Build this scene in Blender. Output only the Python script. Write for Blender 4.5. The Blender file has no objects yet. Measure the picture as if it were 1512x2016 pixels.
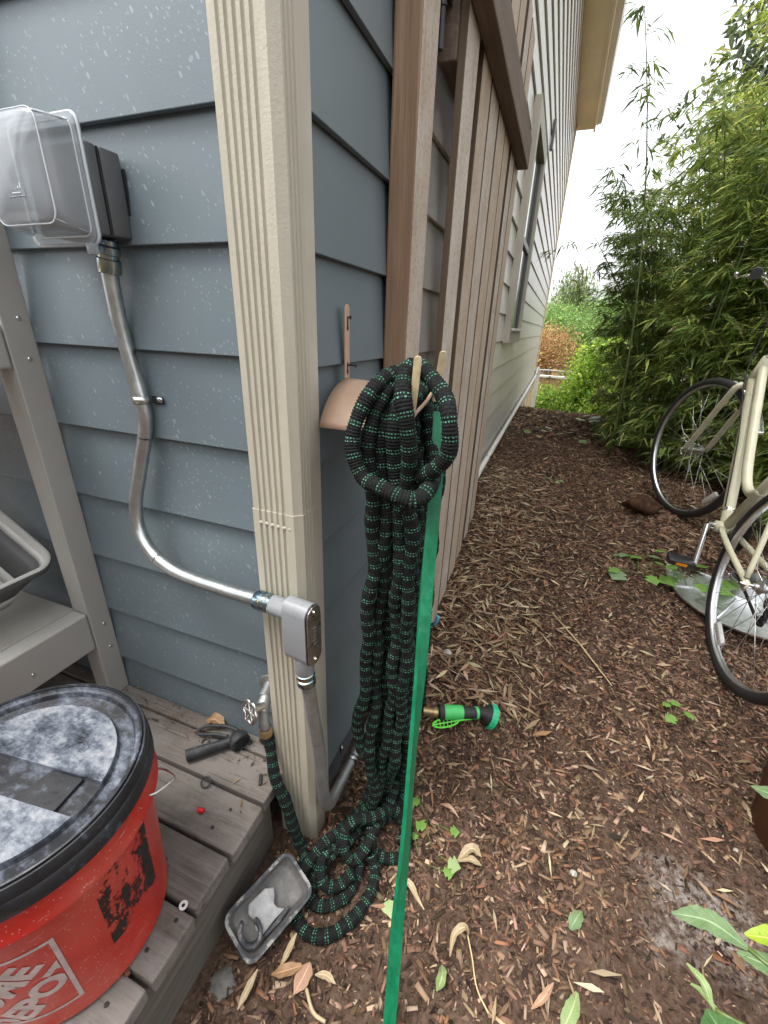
import bpy, bmesh, math, random
import numpy as np
from mathutils import Vector, Matrix, Quaternion
random.seed(7); RNG = np.random.default_rng(11)
scene = bpy.context.scene
COL = scene.collection
PI = math.pi

# ---------------------------------------------------------------- camera
CAMLOC = Vector((0.338, -0.589, 1.105))
RGT = Vector((0.9331961, 0.3576882, 0.0347011))
DWN = Vector((0.1727370, -0.3617878, -0.9161176))
FWD = Vector((-0.3151301, 0.8609115, -0.3994050))
cam = bpy.data.cameras.new('camera'); camo = bpy.data.objects.new('camera', cam); COL.objects.link(camo)
camo.matrix_world = Matrix(((RGT.x, -DWN.x, -FWD.x, CAMLOC.x), (RGT.y, -DWN.y, -FWD.y, CAMLOC.y), (RGT.z, -DWN.z, -FWD.z, CAMLOC.z), (0, 0, 0, 1)))
cam.sensor_fit = 'HORIZONTAL'; cam.sensor_width = 36.0; cam.lens = 36.0 * 840 / 1512
cam.clip_start = 0.01; cam.clip_end = 500
scene.camera = camo
scene.render.resolution_x = 768; scene.render.resolution_y = 1024

# ---------------------------------------------------------------- sky, sun, exposure
SUN = Vector((-0.3, -0.25, 1.0)).normalized()
world = bpy.data.worlds.new('World'); scene.world = world; world.use_nodes = True
wn = world.node_tree.nodes; wl = world.node_tree.links; wn.clear()
sky = wn.new('ShaderNodeTexSky'); sky.sky_type = 'NISHITA'; sky.sun_disc = False
sky.sun_elevation = math.asin(SUN.z); sky.sun_rotation = math.atan2(SUN.x, SUN.y)
sky.air_density = 1.0; sky.dust_density = 4.0; sky.ozone_density = 1.0
hs = wn.new('ShaderNodeHueSaturation'); hs.inputs['Saturation'].default_value = 0.13; hs.inputs['Value'].default_value = 1.0
bg = wn.new('ShaderNodeBackground'); bg.inputs['Strength'].default_value = 0.15
wo = wn.new('ShaderNodeOutputWorld')
wl.new(sky.outputs[0], hs.inputs['Color']); wl.new(hs.outputs[0], bg.inputs[0]); wl.new(bg.outputs[0], wo.inputs[0])
sl = bpy.data.lights.new('sun', 'SUN'); sl.energy = 1.0; sl.angle = math.radians(28); sl.color = (1.0, 0.965, 0.9)
so = bpy.data.objects.new('sun', sl); COL.objects.link(so); so.rotation_euler = (-SUN).to_track_quat('-Z', 'Y').to_euler()
scene.view_settings.view_transform = 'Standard'; scene.view_settings.look = 'None'
scene.view_settings.exposure = 1.85; scene.view_settings.gamma = 1.0

# ---------------------------------------------------------------- helpers
ORG = {}
class MB:
    def __init__(s): s.v = []; s.f = []; s.uv = None
    def add(s, V, F):
        b = len(s.v); s.v.extend([tuple(x) for x in V]); s.f.extend([tuple(i + b for i in q) for q in F]); return s
    def box(s, lo, hi, M=None):
        x0, y0, z0 = lo; x1, y1, z1 = hi
        V = [(x0,y0,z0),(x1,y0,z0),(x1,y1,z0),(x0,y1,z0),(x0,y0,z1),(x1,y0,z1),(x1,y1,z1),(x0,y1,z1)]
        if M is not None: V = [M @ Vector(p) for p in V]
        return s.add(V, [(0,3,2,1),(4,5,6,7),(0,1,5,4),(1,2,6,5),(2,3,7,6),(3,0,4,7)])
    def rbox(s, lo, hi, bev=0.003, seg=2, M=None):
        bm = bmesh.new(); r = bmesh.ops.create_cube(bm, size=1.0)
        c = [(a + b) / 2 for a, b in zip(lo, hi)]; d = [b - a for a, b in zip(lo, hi)]
        for v in bm.verts: v.co = Vector((v.co.x * d[0] + c[0], v.co.y * d[1] + c[1], v.co.z * d[2] + c[2]))
        bmesh.ops.bevel(bm, geom=bm.edges[:], offset=bev, segments=seg, affect='EDGES', profile=0.5)
        return s.frombm(bm, M)
    def frombm(s, bm, M=None):
        bm.verts.index_update()
        V = [(M @ v.co if M is not None else v.co.copy()) for v in bm.verts]
        F = [[v.index for v in f.verts] for f in bm.faces]; bm.free(); return s.add(V, F)
    def prism(s, poly, h0, h1, M=None):
        n = len(poly); V = [Vector((x, y, h0)) for x, y in poly] + [Vector((x, y, h1)) for x, y in poly]
        if M is not None: V = [M @ p for p in V]
        F = [tuple(range(n - 1, -1, -1)), tuple(range(n, 2 * n))] + [(i, (i + 1) % n, n + (i + 1) % n, n + i) for i in range(n)]
        return s.add(V, F)
    def tube(s, pts, r, n=10, closed=False, caps=True, flat=1.0):
        P = [Vector(p) for p in pts]; m = len(P); rr = r if hasattr(r, '__len__') else [r] * m
        T = []
        for i in range(m):
            a = P[(i - 1) % m] if (closed or i > 0) else P[i]; b = P[(i + 1) % m] if (closed or i < m - 1) else P[i]
            d = b - a; T.append(d.normalized() if d.length > 1e-9 else Vector((0, 0, 1)))
        ref = Vector((0, 0, 1)) if abs(T[0].z) < .9 else Vector((1, 0, 0))
        nrm = (ref - T[0] * ref.dot(T[0])).normalized(); V = []
        for i in range(m):
            if i: nrm = nrm - T[i] * nrm.dot(T[i]); nrm = nrm.normalized() if nrm.length > 1e-6 else T[i].orthogonal().normalized()
            bi = T[i].cross(nrm)
            for k in range(n):
                a = 2 * PI * k / n; V.append(P[i] + (nrm * math.cos(a) + bi * (math.sin(a) * flat)) * rr[i])
        F = []
        for i in range(m if closed else m - 1):
            j = (i + 1) % m
            for k in range(n): F.append((i*n + k, i*n + (k+1) % n, j*n + (k+1) % n, j*n + k))
        if caps and not closed: F += [tuple(range(n - 1, -1, -1)), tuple(range((m-1)*n, m*n))]
        return s.add(V, F)
    def lathe(s, prof, n=40, M=None, a0=0.0, a1=2*PI, cap=False):
        full = abs(a1 - a0 - 2*PI) < 1e-6; k = n if full else n + 1; V = []
        for r, z in prof:
            for i in range(k):
                a = a0 + (a1 - a0) * i / n; p = Vector((r * math.cos(a), r * math.sin(a), z)); V.append(M @ p if M is not None else p)
        F = []
        for j in range(len(prof) - 1):
            for i in range(n):
                i2 = (i + 1) % k; F.append((j*k + i, j*k + i2, (j+1)*k + i2, (j+1)*k + i))
        if cap and full: F += [tuple(range(k - 1, -1, -1)), tuple(range((len(prof)-1)*k, len(prof)*k))]
        return s.add(V, F)
    def ball(s, c, r, n=10, sc=(1, 1, 1)):
        pr = [(max(1e-5, math.sin(PI * i / n)) * r, -math.cos(PI * i / n) * r) for i in range(n + 1)]
        return s.lathe(pr, n * 2, Matrix.Translation(c) @ Matrix.Diagonal((*sc, 1)))
    def build(s, name, mat, parent=None, smooth=None, bevel=0, seg=2, loc=None, local=False):
        me = bpy.data.meshes.new(name)
        o = bpy.data.objects.new(name, me); COL.objects.link(o)
        org = ORG.get(parent.name, Vector()) if parent is not None else Vector(loc or (0, 0, 0))
        me.from_pydata([Vector(p) - (Vector() if local else org) for p in s.v], [], s.f); me.update()
        if s.uv is not None:
            ul = me.uv_layers.new(name='UVMap'); li = np.empty(len(me.loops), 'i'); me.loops.foreach_get('vertex_index', li)
            ul.data.foreach_set('uv', np.asarray(s.uv, 'f')[li].ravel())
        if smooth is not None:
            me.shade_smooth()
            if smooth < 179: o.modifiers.new('n', 'EDGE_SPLIT').split_angle = math.radians(smooth)
        if bevel:
            b = o.modifiers.new('b', 'BEVEL'); b.width = bevel; b.segments = seg; b.limit_method = 'ANGLE'; b.angle_limit = math.radians(40)
        if mat is not None: me.materials.append(mat)
        if parent is not None: o.parent = parent
        else: o.location = org
        ORG[o.name] = org
        return o
def tag(o, label, cat, group=None):
    o['label'] = label; o['category'] = cat
    if group: o['group'] = group
    return o
def thing(name, label, cat, loc, group=None):
    o = bpy.data.objects.new(name, None); COL.objects.link(o); o.location = loc; ORG[o.name] = Vector(loc); o.empty_display_size = .05
    return tag(o, label, cat, group)
def dup_part(o, parent, loc=None, rot=None, scale=None):
    c = o.copy(); COL.objects.link(c); c.parent = parent; ORG[c.name] = ORG.get(parent.name, Vector())
    if loc is not None: c.location = loc
    if rot is not None: c.rotation_euler = rot
    if scale is not None: c.scale = scale
    return c
def frame(loc, zdir, xdir=(1, 0, 0)):
    z = Vector(zdir).normalized(); x = Vector(xdir); x = (x - z * x.dot(z))
    x = x.normalized() if x.length > 1e-5 else z.orthogonal().normalized(); y = z.cross(x)
    return Matrix(((x.x, y.x, z.x, loc[0]), (x.y, y.y, z.y, loc[1]), (x.z, y.z, z.z, loc[2]), (0, 0, 0, 1)))
def spline(pts, step):
    P = [np.array(p, float) for p in pts]; P = [2*P[0] - P[1]] + P + [2*P[-1] - P[-2]]; out = []
    for i in range(1, len(P) - 2):
        a, b, c, d = P[i-1], P[i], P[i+1], P[i+2]; m = max(2, int(np.linalg.norm(c - b) / step * 1.5))
        for k in range(m):
            t = k / m; out.append(.5*((2*b) + (-a + c)*t + (2*a - 5*b + 4*c - d)*t*t + (-a + 3*b - 3*c + d)*t**3))
    out.append(P[-2]); out = np.array(out)
    L = np.concatenate([[0], np.cumsum(np.linalg.norm(np.diff(out, axis=0), axis=1))]); n = max(2, int(L[-1] / step))
    q = np.linspace(0, L[-1], n + 1); return np.stack([np.interp(q, L, out[:, k]) for k in range(3)], 1)
def sm(a, b, x):
    t = min(1, max(0, (x - a) / (b - a))); return t*t*(3 - 2*t)
def text_bm(txt, size, extrude=0.0, bold=0.0):
    cu = bpy.data.curves.new('lettering', 'FONT'); cu.body = txt; cu.size = size; cu.align_x = 'CENTER'; cu.align_y = 'CENTER'; cu.extrude = extrude; cu.offset = bold
    cu.resolution_u = 3
    to = bpy.data.objects.new('lettering', cu); COL.objects.link(to); bpy.context.view_layer.update()
    me = bpy.data.meshes.new_from_object(to.evaluated_get(bpy.context.evaluated_depsgraph_get()))
    bm = bmesh.new(); bm.from_mesh(me); bpy.data.objects.remove(to); bpy.data.curves.remove(cu); bpy.data.meshes.remove(me); return bm

# ---------------------------------------------------------------- materials
class NT:
    def __init__(s, name):
        m = bpy.data.materials.new(name); m.use_nodes = True; s.m = m; s.t = m.node_tree; s.n = s.t.nodes; s.b = s.n['Principled BSDF']
        s.tc = s.n.new('ShaderNodeTexCoord')
    def set(s, sock, val):
        if hasattr(val, 'is_linked') or isinstance(val, bpy.types.NodeSocket): s.t.links.new(val, sock)
        else:
            if isinstance(val, tuple) and len(val) == 3 and sock.type == 'RGBA': val = (*val, 1)
            sock.default_value = val
    def map(s, scale=(1, 1, 1), coord='Object', rot=(0, 0, 0)):
        n = s.n.new('ShaderNodeMapping'); s.t.links.new(s.tc.outputs[coord], n.inputs[0]); n.inputs['Scale'].default_value = scale; n.inputs['Rotation'].default_value = rot; return n.outputs[0]
    def noise(s, vec, scale=5, detail=4, rough=.55, dist=0):
        n = s.n.new('ShaderNodeTexNoise'); s.t.links.new(vec, n.inputs['Vector']); n.inputs['Scale'].default_value = scale; n.inputs['Detail'].default_value = detail; n.inputs['Roughness'].default_value = rough; n.inputs['Distortion'].default_value = dist; return n.outputs['Fac']
    def vor(s, vec, scale=20, feature='F1', rand=1.0):
        n = s.n.new('ShaderNodeTexVoronoi'); n.feature = feature; s.t.links.new(vec, n.inputs['Vector']); n.inputs['Scale'].default_value = scale; n.inputs['Randomness'].default_value = rand; return n.outputs
    def ramp(s, fac, stops):
        n = s.n.new('ShaderNodeValToRGB'); s.t.links.new(fac, n.inputs[0]); e = n.color_ramp.elements
        while len(e) < len(stops): e.new(.5)
        for k, (p, c) in enumerate(stops):
            e[k].position = p; c = (c, c, c) if isinstance(c, (int, float)) else c; e[k].color = (*c, 1)
        return n.outputs[0]
    def mix(s, fac, a, b, mode='MIX'):
        n = s.n.new('ShaderNodeMix'); n.data_type = 'RGBA'; n.blend_type = mode
        s.set(n.inputs[0], fac); s.set(n.inputs[6], a); s.set(n.inputs[7], b); return n.outputs[2]
    def math(s, op, a, b=None, c=None):
        n = s.n.new('ShaderNodeMath'); n.operation = op; s.set(n.inputs[0], a)
        if b is not None: s.set(n.inputs[1], b)
        if c is not None: s.set(n.inputs[2], c)
        return n.outputs[0]
    def sep(s, vec):
        n = s.n.new('ShaderNodeSeparateXYZ'); s.t.links.new(vec, n.inputs[0]); return n.outputs
    def rnd(s):
        return s.n.new('ShaderNodeObjectInfo').outputs['Random']
    def attr(s, name):
        n = s.n.new('ShaderNodeAttribute'); n.attribute_name = name; return n.outputs['Color']
    def bump(s, h, strength=.3, dist=.002):
        n = s.n.new('ShaderNodeBump'); s.t.links.new(h, n.inputs['Height']); n.inputs['Strength'].default_value = strength; n.inputs['Distance'].default_value = dist
        s.t.links.new(n.outputs[0], s.b.inputs['Normal']); return s
    def done(s, col=None, rough=.5, metal=0.0, spec=.5, **kw):
        if col is not None: s.set(s.b.inputs['Base Color'], col)
        s.set(s.b.inputs['Roughness'], rough); s.set(s.b.inputs['Metallic'], metal); s.b.inputs['Specular IOR Level'].default_value = spec
        for k, v in kw.items(): s.set(s.b.inputs[k.replace('_', ' ')], v)
        return s.m
def simple(name, col, rough=.5, metal=0.0, var=.15, scale=30, spec=.5, bump=0.0, bscale=200):
    t = NT(name); g = t.noise(t.map(), scale, 5, .6)
    c = t.mix(t.ramp(g, [(.3, 0), (.7, 1)]), tuple(x * (1 - var) for x in col), tuple(min(1, x * (1 + var)) for x in col))
    if bump: t.bump(t.noise(t.map(), bscale, 3), bump, .001)
    return t.done(c, t.math('MULTIPLY_ADD', g, .2, rough - .1), metal, spec)
def m_siding(name, grain, specks, tint):
    t = NT(name); ge = t.n.new('ShaderNodeNewGeometry').outputs['Position']
    mp = t.n.new('ShaderNodeMapping'); t.t.links.new(ge, mp.inputs[0]); w = mp.outputs[0]
    big = t.noise(w, 3.0, 4); fine = t.noise(w, 420, 2)
    base = t.mix(t.ramp(big, [(.25, 0), (.75, 1)]), tuple(x * .9 for x in tint), tuple(x * 1.08 for x in tint))
    base = t.mix(t.math('MULTIPLY', t.rnd(), .25), base, tuple(x * 1.12 for x in tint))
    h = t.math('MULTIPLY', fine, .5)
    if grain:
        m2 = t.n.new('ShaderNodeMapping'); t.t.links.new(ge, m2.inputs[0]); m2.inputs['Scale'].default_value = (60, 10, 260)
        m2.inputs['Rotation'].default_value = (.1, 0, 0)
        g = t.noise(m2.outputs[0], 1.0, 5, .6, 1.5); h = t.math('ADD', h, t.math('MULTIPLY', g, .8))
        base = t.mix(t.ramp(g, [(.35, 0), (.75, .3)]), base, tuple(x * 1.5 for x in tint))
    if specks:
        # dried splashes: drops and short streaks, denser in patches
        m3r = t.n.new('ShaderNodeMapping'); t.t.links.new(ge, m3r.inputs[0]); m3r.inputs['Rotation'].default_value = (0, .55, 0); m3 = t.n.new('ShaderNodeMapping'); t.t.links.new(m3r.outputs[0], m3.inputs[0]); m3.inputs['Scale'].default_value = (1, .1, .42)
        m4r = t.n.new('ShaderNodeMapping'); t.t.links.new(ge, m4r.inputs[0]); m4r.inputs['Rotation'].default_value = (0, .8, 0); m4 = t.n.new('ShaderNodeMapping'); t.t.links.new(m4r.outputs[0], m4.inputs[0]); m4.inputs['Scale'].default_value = (1, .1, .34)
        den = t.ramp(t.noise(w, 5.0, 4), [(.3, .12), (.62, 1)])
        out = None
        for vec, sc, th, pr in ((m3.outputs[0], 95, .2, .55), (m4.outputs[0], 190, .22, .6), (w, 60, .17, .34), (w, 130, .24, .6), (w, 26, .11, .28)):
            v = t.vor(vec, sc); d = v['Distance']; cr = t.sep(v['Color'])
            on = t.math('LESS_THAN', cr[0], t.math('MULTIPLY', den, pr)); edge = t.noise(w, 400, 2)
            k = t.ramp(t.math('DIVIDE', t.math('MULTIPLY_ADD', t.math('SUBTRACT', edge, .5), .12, d), t.math('MULTIPLY_ADD', cr[1], th, .03)), [(.75, 1), (1.0, 0)])
            k = t.math('MULTIPLY', t.math('MULTIPLY', k, on), t.math('MULTIPLY_ADD', cr[2], .6, .25)); out = k if out is None else t.math('MAXIMUM', out, k)
        base = t.mix(t.math('MULTIPLY', out, .62), base, (.38, .41, .42))
        scuff = t.ramp(t.noise(m3.outputs[0], 18, 6, .7), [(.6, 0), (.76, .4)]); base = t.mix(scuff, base, (.26, .29, .3))
        base = t.mix(t.ramp(t.noise(w, 1.7, 5), [(.45, 0), (.75, .35)]), base, tuple(x * .62 for x in tint))
    t.bump(h, .35, .0012)
    return t.done(base, .36 if grain else .42, 0, .5)
def m_wood(name, c1, c2, c3, axis='Z', rough=.75, scale=1.0, grey=None):
    t = NT(name); sc = {'X': (3, 70, 70), 'Y': (70, 3, 70), 'Z': (70, 70, 3)}[axis]
    mp = t.n.new('ShaderNodeMapping'); t.t.links.new(t.tc.outputs['Object'], mp.inputs[0]); mp.inputs['Scale'].default_value = tuple(x * scale for x in sc)
    r = t.rnd(); cb = t.n.new('ShaderNodeCombineXYZ'); t.set(cb.inputs[0], t.math('MULTIPLY', r, 40)); t.set(cb.inputs[1], t.math('MULTIPLY', r, 23)); t.set(cb.inputs[2], t.math('MULTIPLY', r, 7)); t.t.links.new(cb.outputs[0], mp.inputs['Location'])
    g = t.noise(mp.outputs[0], 1.0, 6, .6, .6); f = t.noise(mp.outputs[0], 4.0, 3, .7); pat = t.noise(t.map(), 9, 5)
    c = t.ramp(g, [(.25, c1), (.5, c2), (.78, c3)])
    c = t.mix(t.ramp(f, [(.45, 0), (.75, .55)]), c, c1)
    if grey: c = t.mix(t.ramp(pat, [(.35, 0), (.65, .85)]), c, grey)
    c = t.mix(t.math('MULTIPLY', r, .35), c, c3)
    if name == 'cedar_slat':
        c = t.mix(t.ramp(t.math('FRACT', t.math('MULTIPLY', r, 7.3)), [(.3, 0), (.9, .5)]), c, (.36, .26, .17)); c = t.mix(t.ramp(t.vor(t.map((160, 160, 90)), 1.0)['Distance'], [(.15, .45), (.4, 0)]), c, (.12, .085, .065))
    if name == 'deck_wood': c = t.mix(t.ramp(t.noise(t.map((1, 1.6, 1)), 11, 6, .65), [(.5, 0), (.72, .6)]), c, (.06, .045, .036)); c = t.mix(t.ramp(t.noise(t.map((6, 130, 60)), 1.0, 4, .7), [(.56, 0), (.7, .7)]), c, (.05, .042, .036))
    t.bump(t.math('ADD', g, f), .55, .0018)
    return t.done(c, rough, 0, .3)
def m_attr(name, rough=.6, spec=.3, trans=0.0, bump=0):
    t = NT(name); c = t.attr('Col')
    if bump: t.bump(t.noise(t.map(), 150, 3), bump, .002)
    m = t.done(c, rough, 0, spec)
    if trans:
        tr = t.n.new('ShaderNodeBsdfTranslucent'); t.t.links.new(c, tr.inputs[0]); mx = t.n.new('ShaderNodeMixShader'); mx.inputs[0].default_value = trans
        out = t.n['Material Output']; t.t.links.new(t.b.outputs[0], mx.inputs[1]); t.t.links.new(tr.outputs[0], mx.inputs[2]); t.t.links.new(mx.outputs[0], out.inputs[0])
    return m
M = {}
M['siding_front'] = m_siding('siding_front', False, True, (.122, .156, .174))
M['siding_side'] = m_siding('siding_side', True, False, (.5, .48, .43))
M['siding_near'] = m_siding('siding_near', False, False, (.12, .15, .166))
def m_beige():
    t = NT('beige_paint'); w = t.map(); g = t.noise(w, 260, 3, .6); d = t.noise(t.map((12, 12, 1.5)), 2.2, 6, .65)
    c = t.mix(t.ramp(d, [(.3, 0), (.75, 1)]), (.44, .41, .33), (.34, .315, .25)); c = t.mix(t.ramp(t.noise(w, 90, 2), [(.72, 0), (.78, .6)]), c, (.2, .17, .12))
    t.bump(t.math('ADD', g, t.math('MULTIPLY', t.noise(w, 60, 2), .6)), .35, .0012); return t.done(c, .55, 0, .4)
M['beige'] = m_beige()
M['trim'] = simple('trim_paint', (.42, .39, .32), .6, 0, .12, 8, .4, .2, 90)
M['white_trim'] = simple('white_trim', (.66, .64, .6), .5, 0, .1, 9)
M['sheath'] = simple('sheathing', (.09, .1, .11), .8)
M['post'] = m_wood('cedar_post', (.15, .09, .055), (.24, .15, .09), (.35, .24, .16), 'Z')
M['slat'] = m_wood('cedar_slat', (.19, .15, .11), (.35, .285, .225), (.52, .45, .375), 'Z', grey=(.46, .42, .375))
M['slat_edge_shaded'] = m_wood('cedar_edge_shaded', (.06, .042, .028), (.1, .07, .045), (.15, .11, .075), 'Z')  # darker slat wood: weak light on the side edges put into colour
M['rail'] = m_wood('cedar_rail', (.085, .058, .042), (.125, .09, .068), (.19, .15, .12), 'Y')
M['deck'] = m_wood('deck_wood', (.05, .042, .036), (.12, .102, .089), (.22, .195, .175), 'X', .85, 1.0, grey=(.18, .163, .15))
M['rim'] = m_wood('rim_wood', (.045, .038, .03), (.085, .073, .06), (.15, .135, .115), 'Y', .9)
M['galv'] = simple('galvanized', (.53, .56, .56), .36, 1.0, .14, 60, .5, .12, 260)
M['galv_dull'] = simple('galvanized_dull', (.36, .37, .37), .5, .85, .15, 50)
def m_zinc():
    t = NT('zinc_blue'); g = t.noise(t.map(), 40, 3)
    return t.done(t.ramp(g, [(.3, (.1, .22, .33)), (.5, (.3, .42, .48)), (.62, (.5, .48, .36)), (.75, (.18, .3, .42))]), .22, 1.0)
M['zinc'] = m_zinc()
M['steel'] = simple('steel', (.55, .54, .52), .3, 1.0, .2, 80)
M['chrome'] = simple('chrome', (.75, .75, .74), .12, 1.0, .05, 40)
M['alu'] = simple('aluminium', (.62, .63, .64), .32, 1.0, .08, 20)
M['dark_metal'] = simple('dark_metal', (.04, .04, .042), .5, .6, .2)
M['gray_paint'] = simple('gray_enamel', (.21, .22, .23), .3, 0, .06, 12)
M['box_gray'] = simple('box_gray', (.1, .102, .106), .42, 0, .08, 30)
M['black_rubber'] = simple('black_rubber', (.018, .018, .019), .6, 0, .3, 40)
M['black_plastic'] = simple('black_plastic', (.02, .021, .023), .38, 0, .3, 60)
def m_clear():
    t = NT('clear_plastic'); lw = t.n.new('ShaderNodeLayerWeight'); lw.inputs[0].default_value = .4
    return t.done((.36, .39, .42), .12, 0, .6, Alpha=t.math('ADD', t.math('MULTIPLY', lw.outputs['Facing'], .3), t.math('MULTIPLY_ADD', t.noise(t.map(), 9, 4), .4, .28)))
M['clear'] = m_clear()
M['glint_and_mark'] = simple('glint_and_mark', (.5, .54, .57), .15, 0, .05)  # pale tone for the painted edge highlights and the moulded mark
M['pane'] = simple('window_glass', (.03, .035, .04), .06, 0, .1, 3, .8)
M['tan_metal'] = simple('tan_enamel', (.44, .3, .21), .4, 0, .1, 25, .4, .08, 80)
M['cream_metal'] = simple('worn_tan_enamel', (.56, .46, .28), .4, .1, .18, 60)
M['brass'] = simple('brass', (.42, .31, .17), .42, .8, .2, 50)
M['shelf'] = simple('shelf_plastic', (.34, .33, .305), .45, 0, .05, 6)
M['shelf_panel'] = simple('shelf_panel', (.4, .38, .34), .6, 0, .16, 7)
M['tub_gray'] = simple('tub_gray', (.1, .1, .1), .5, 0, .1)
M['tub_white'] = simple('tub_white', (.6, .59, .55), .45, 0, .12, 12)
def m_red():
    t = NT('bucket_red'); w = t.map(); g = t.noise(w, 12, 6, .7); sc = t.noise(t.map((20, 20, 170), rot=(.4, .25, 0)), 1.0, 5, .7)
    c = t.ramp(g, [(.3, (.33, .014, .009)), (.7, (.46, .024, .015))])
    c = t.mix(t.ramp(t.noise(w, 5, 4), [(.42, 0), (.72, .5)]), c, (.42, .16, .12)); c = t.mix(t.ramp(sc, [(.62, 0), (.72, .6)]), c, (.62, .4, .36))
    c = t.mix(t.ramp(t.vor(w, 160)['Distance'], [(.1, .55), (.16, 0)]), c, (.62, .45, .4)); return t.done(c, .38)
M['red'] = m_red()
def m_lid(name, dirt):
    t = NT(name); w = t.map(); g = t.noise(w, 9, 9, .72, .15); s = t.noise(t.map((1, 2.2, 1), rot=(0, 0, .6)), 34, 6, .75); f = t.noise(w, 210, 3, .6)
    lo = .62 - .26 * dirt; mx = t.math('MULTIPLY_ADD', f, .12, t.math('MULTIPLY_ADD', s, .35, t.math('MULTIPLY', g, .6)))
    c = t.ramp(mx, [(lo - .04, (.011, .012, .015)), (lo + .03, (.06, .072, .095)), (lo + .09, (.15, .165, .19)), (lo + .2, (.32, .31, .3))])
    c = t.mix(t.ramp(t.vor(w, 120)['Distance'], [(.06, .85), (.1, 0)]), c, (.05, .042, .04)); t.bump(mx, .2, .001); return t.done(c, t.ramp(mx, [(.4, .25), (.6, .65)]))
M['lid'] = m_lid('lid_black', .22); M['lid_dusty'] = m_lid('lid_dusty', .52); M['lid_clean'] = m_lid('lid_rim', .02)
M['print_white'] = simple('white_print', (.42, .34, .32), .5, 0, .25, 40)
def m_print_black():
    t = NT('black_print'); m = t.done((.012, .012, .012), .5); tp = t.n.new('ShaderNodeBsdfTransparent'); mx = t.n.new('ShaderNodeMixShader')
    k = t.ramp(t.math('ADD', t.noise(t.map((26, 26, 14)), 1.0, 7, .72), t.math('MULTIPLY', t.noise(t.map((30, 30, 300)), 1, 2), .12)), [(.545, 1), (.6, 0)])
    t.set(mx.inputs[0], k); t.t.links.new(tp.outputs[0], mx.inputs[1]); t.t.links.new(t.b.outputs[0], mx.inputs[2]); t.t.links.new(mx.outputs[0], t.n['Material Output'].inputs[0]); return m
M['print_black'] = m_print_black()
def m_green():
    t = NT('green_stake'); g = t.noise(t.map((90, 90, 3)), 1, 6, .65); c = t.ramp(g, [(.3, (.0, .11, .045)), (.7, (.002, .19, .085))]); c = t.mix(t.ramp(t.noise(t.map((60, 60, 8)), 2, 6, .7), [(.58, 0), (.7, .35)]), c, (.16, .26, .2)); c = t.mix(t.ramp(t.noise(t.map(), 7, 4), [(.45, 0), (.7, .35)]), c, (.01, .07, .035)); t.bump(g, .3, .001); return t.done(c, t.ramp(g, [(.3, .3), (.7, .5)]))
M['green'] = m_green()
M['nozzle_green'] = simple('nozzle_green', (.06, .5, .13), .4, 0, .08)
M['nozzle_teal'] = simple('nozzle_teal', (.02, .42, .2), .4, 0, .08)
M['lime'] = simple('lime_plastic', (.12, .62, .06), .4, 0, .08)
M['blue_lever'] = simple('blue_lever', (.12, .36, .46), .4, 0, .08)
M['red_bit'] = simple('red_bit', (.5, .01, .015), .45)
def m_old():
    t = NT('old_black'); g = t.noise(t.map(), 55, 6, .7); return t.done(t.ramp(g, [(.4, (.014, .015, .017)), (.62, (.04, .042, .045)), (.75, (.2, .2, .2))]), .6)
M['old_black'] = m_old()
def m_tray():
    t = NT('tray_plastic'); g = t.noise(t.map(), 20, 6, .7); return t.done(t.ramp(g, [(.3, (.07, .068, .066)), (.55, (.14, .135, .128)), (.75, (.26, .25, .24))]), .7)
def m_rim():
    t = NT('tray_rim'); g = t.noise(t.map(), 24, 7, .7); return t.done(t.ramp(g, [(.46, (.035, .037, .045)), (.53, (.07, .07, .075)), (.58, (.26, .25, .24))]), .65)
M['tray'] = m_tray(); M['tray_rim'] = m_rim()
def m_cement():
    t = NT('cement'); g = t.noise(t.map(), 35, 7, .7); c = t.ramp(g, [(.28, (.05, .05, .05)), (.36, (.24, .24, .24)), (.7, (.42, .42, .42))]); t.bump(t.noise(t.map(), 90, 5), .6, .003); return t.done(c, .9)
M['cement'] = m_cement()
def m_soil():
    t = NT('soil'); ge = t.n.new('ShaderNodeNewGeometry').outputs['Position']; a = t.noise(ge, 2.2, 5); b = t.noise(ge, 60, 6, .7); c3 = t.noise(ge, 9, 5, .65); v = t.vor(ge, 130)
    c = t.ramp(b, [(.28, (.026, .016, .011)), (.5, (.075, .047, .033)), (.72, (.15, .104, .076))]); c = t.mix(t.ramp(a, [(.4, 0), (.7, .4)]), c, (.075, .045, .03))
    px = t.sep(ge)
    # pale gritty mineral patch in the open soil
    dx = t.math('ABSOLUTE', t.math('MULTIPLY', t.math('SUBTRACT', px[0], .82), 4.0)); dy = t.math('ABSOLUTE', t.math('MULTIPLY', t.math('SUBTRACT', px[1], .1), 5.0))
    k = t.math('MULTIPLY', t.ramp(t.math('ADD', t.math('MAXIMUM', dx, dy), t.math('MULTIPLY', c3, .9)), [(.55, .75), (1.0, 0)]), t.ramp(b, [(.4, 0), (.62, 1)]))
    c = t.mix(k, c, (.33, .31, .29)); t.bump(t.math('ADD', b, t.math('MULTIPLY', v['Distance'], .5)), .9, .006); return t.done(c, .95, 0, .2)
M['soil'] = m_soil()
M['chips'] = m_attr('bark_chips', .85, .2, 0, .4)
M['litter'] = m_attr('dry_leaf', .6, .3, .18)
M['leaf'] = m_attr('leaf', .42, .4, .45)
M['bamboo_culm'] = simple('bamboo_culm', (.09, .13, .035), .4, 0, .3, 20)
M['bark'] = simple('bark', (.1, .075, .055), .9, 0, .35, 30, .2, .6, 60)
M['terracotta'] = simple('terracotta', (.13, .055, .028), .75, 0, .25, 18, .3, .2, 120)
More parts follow.
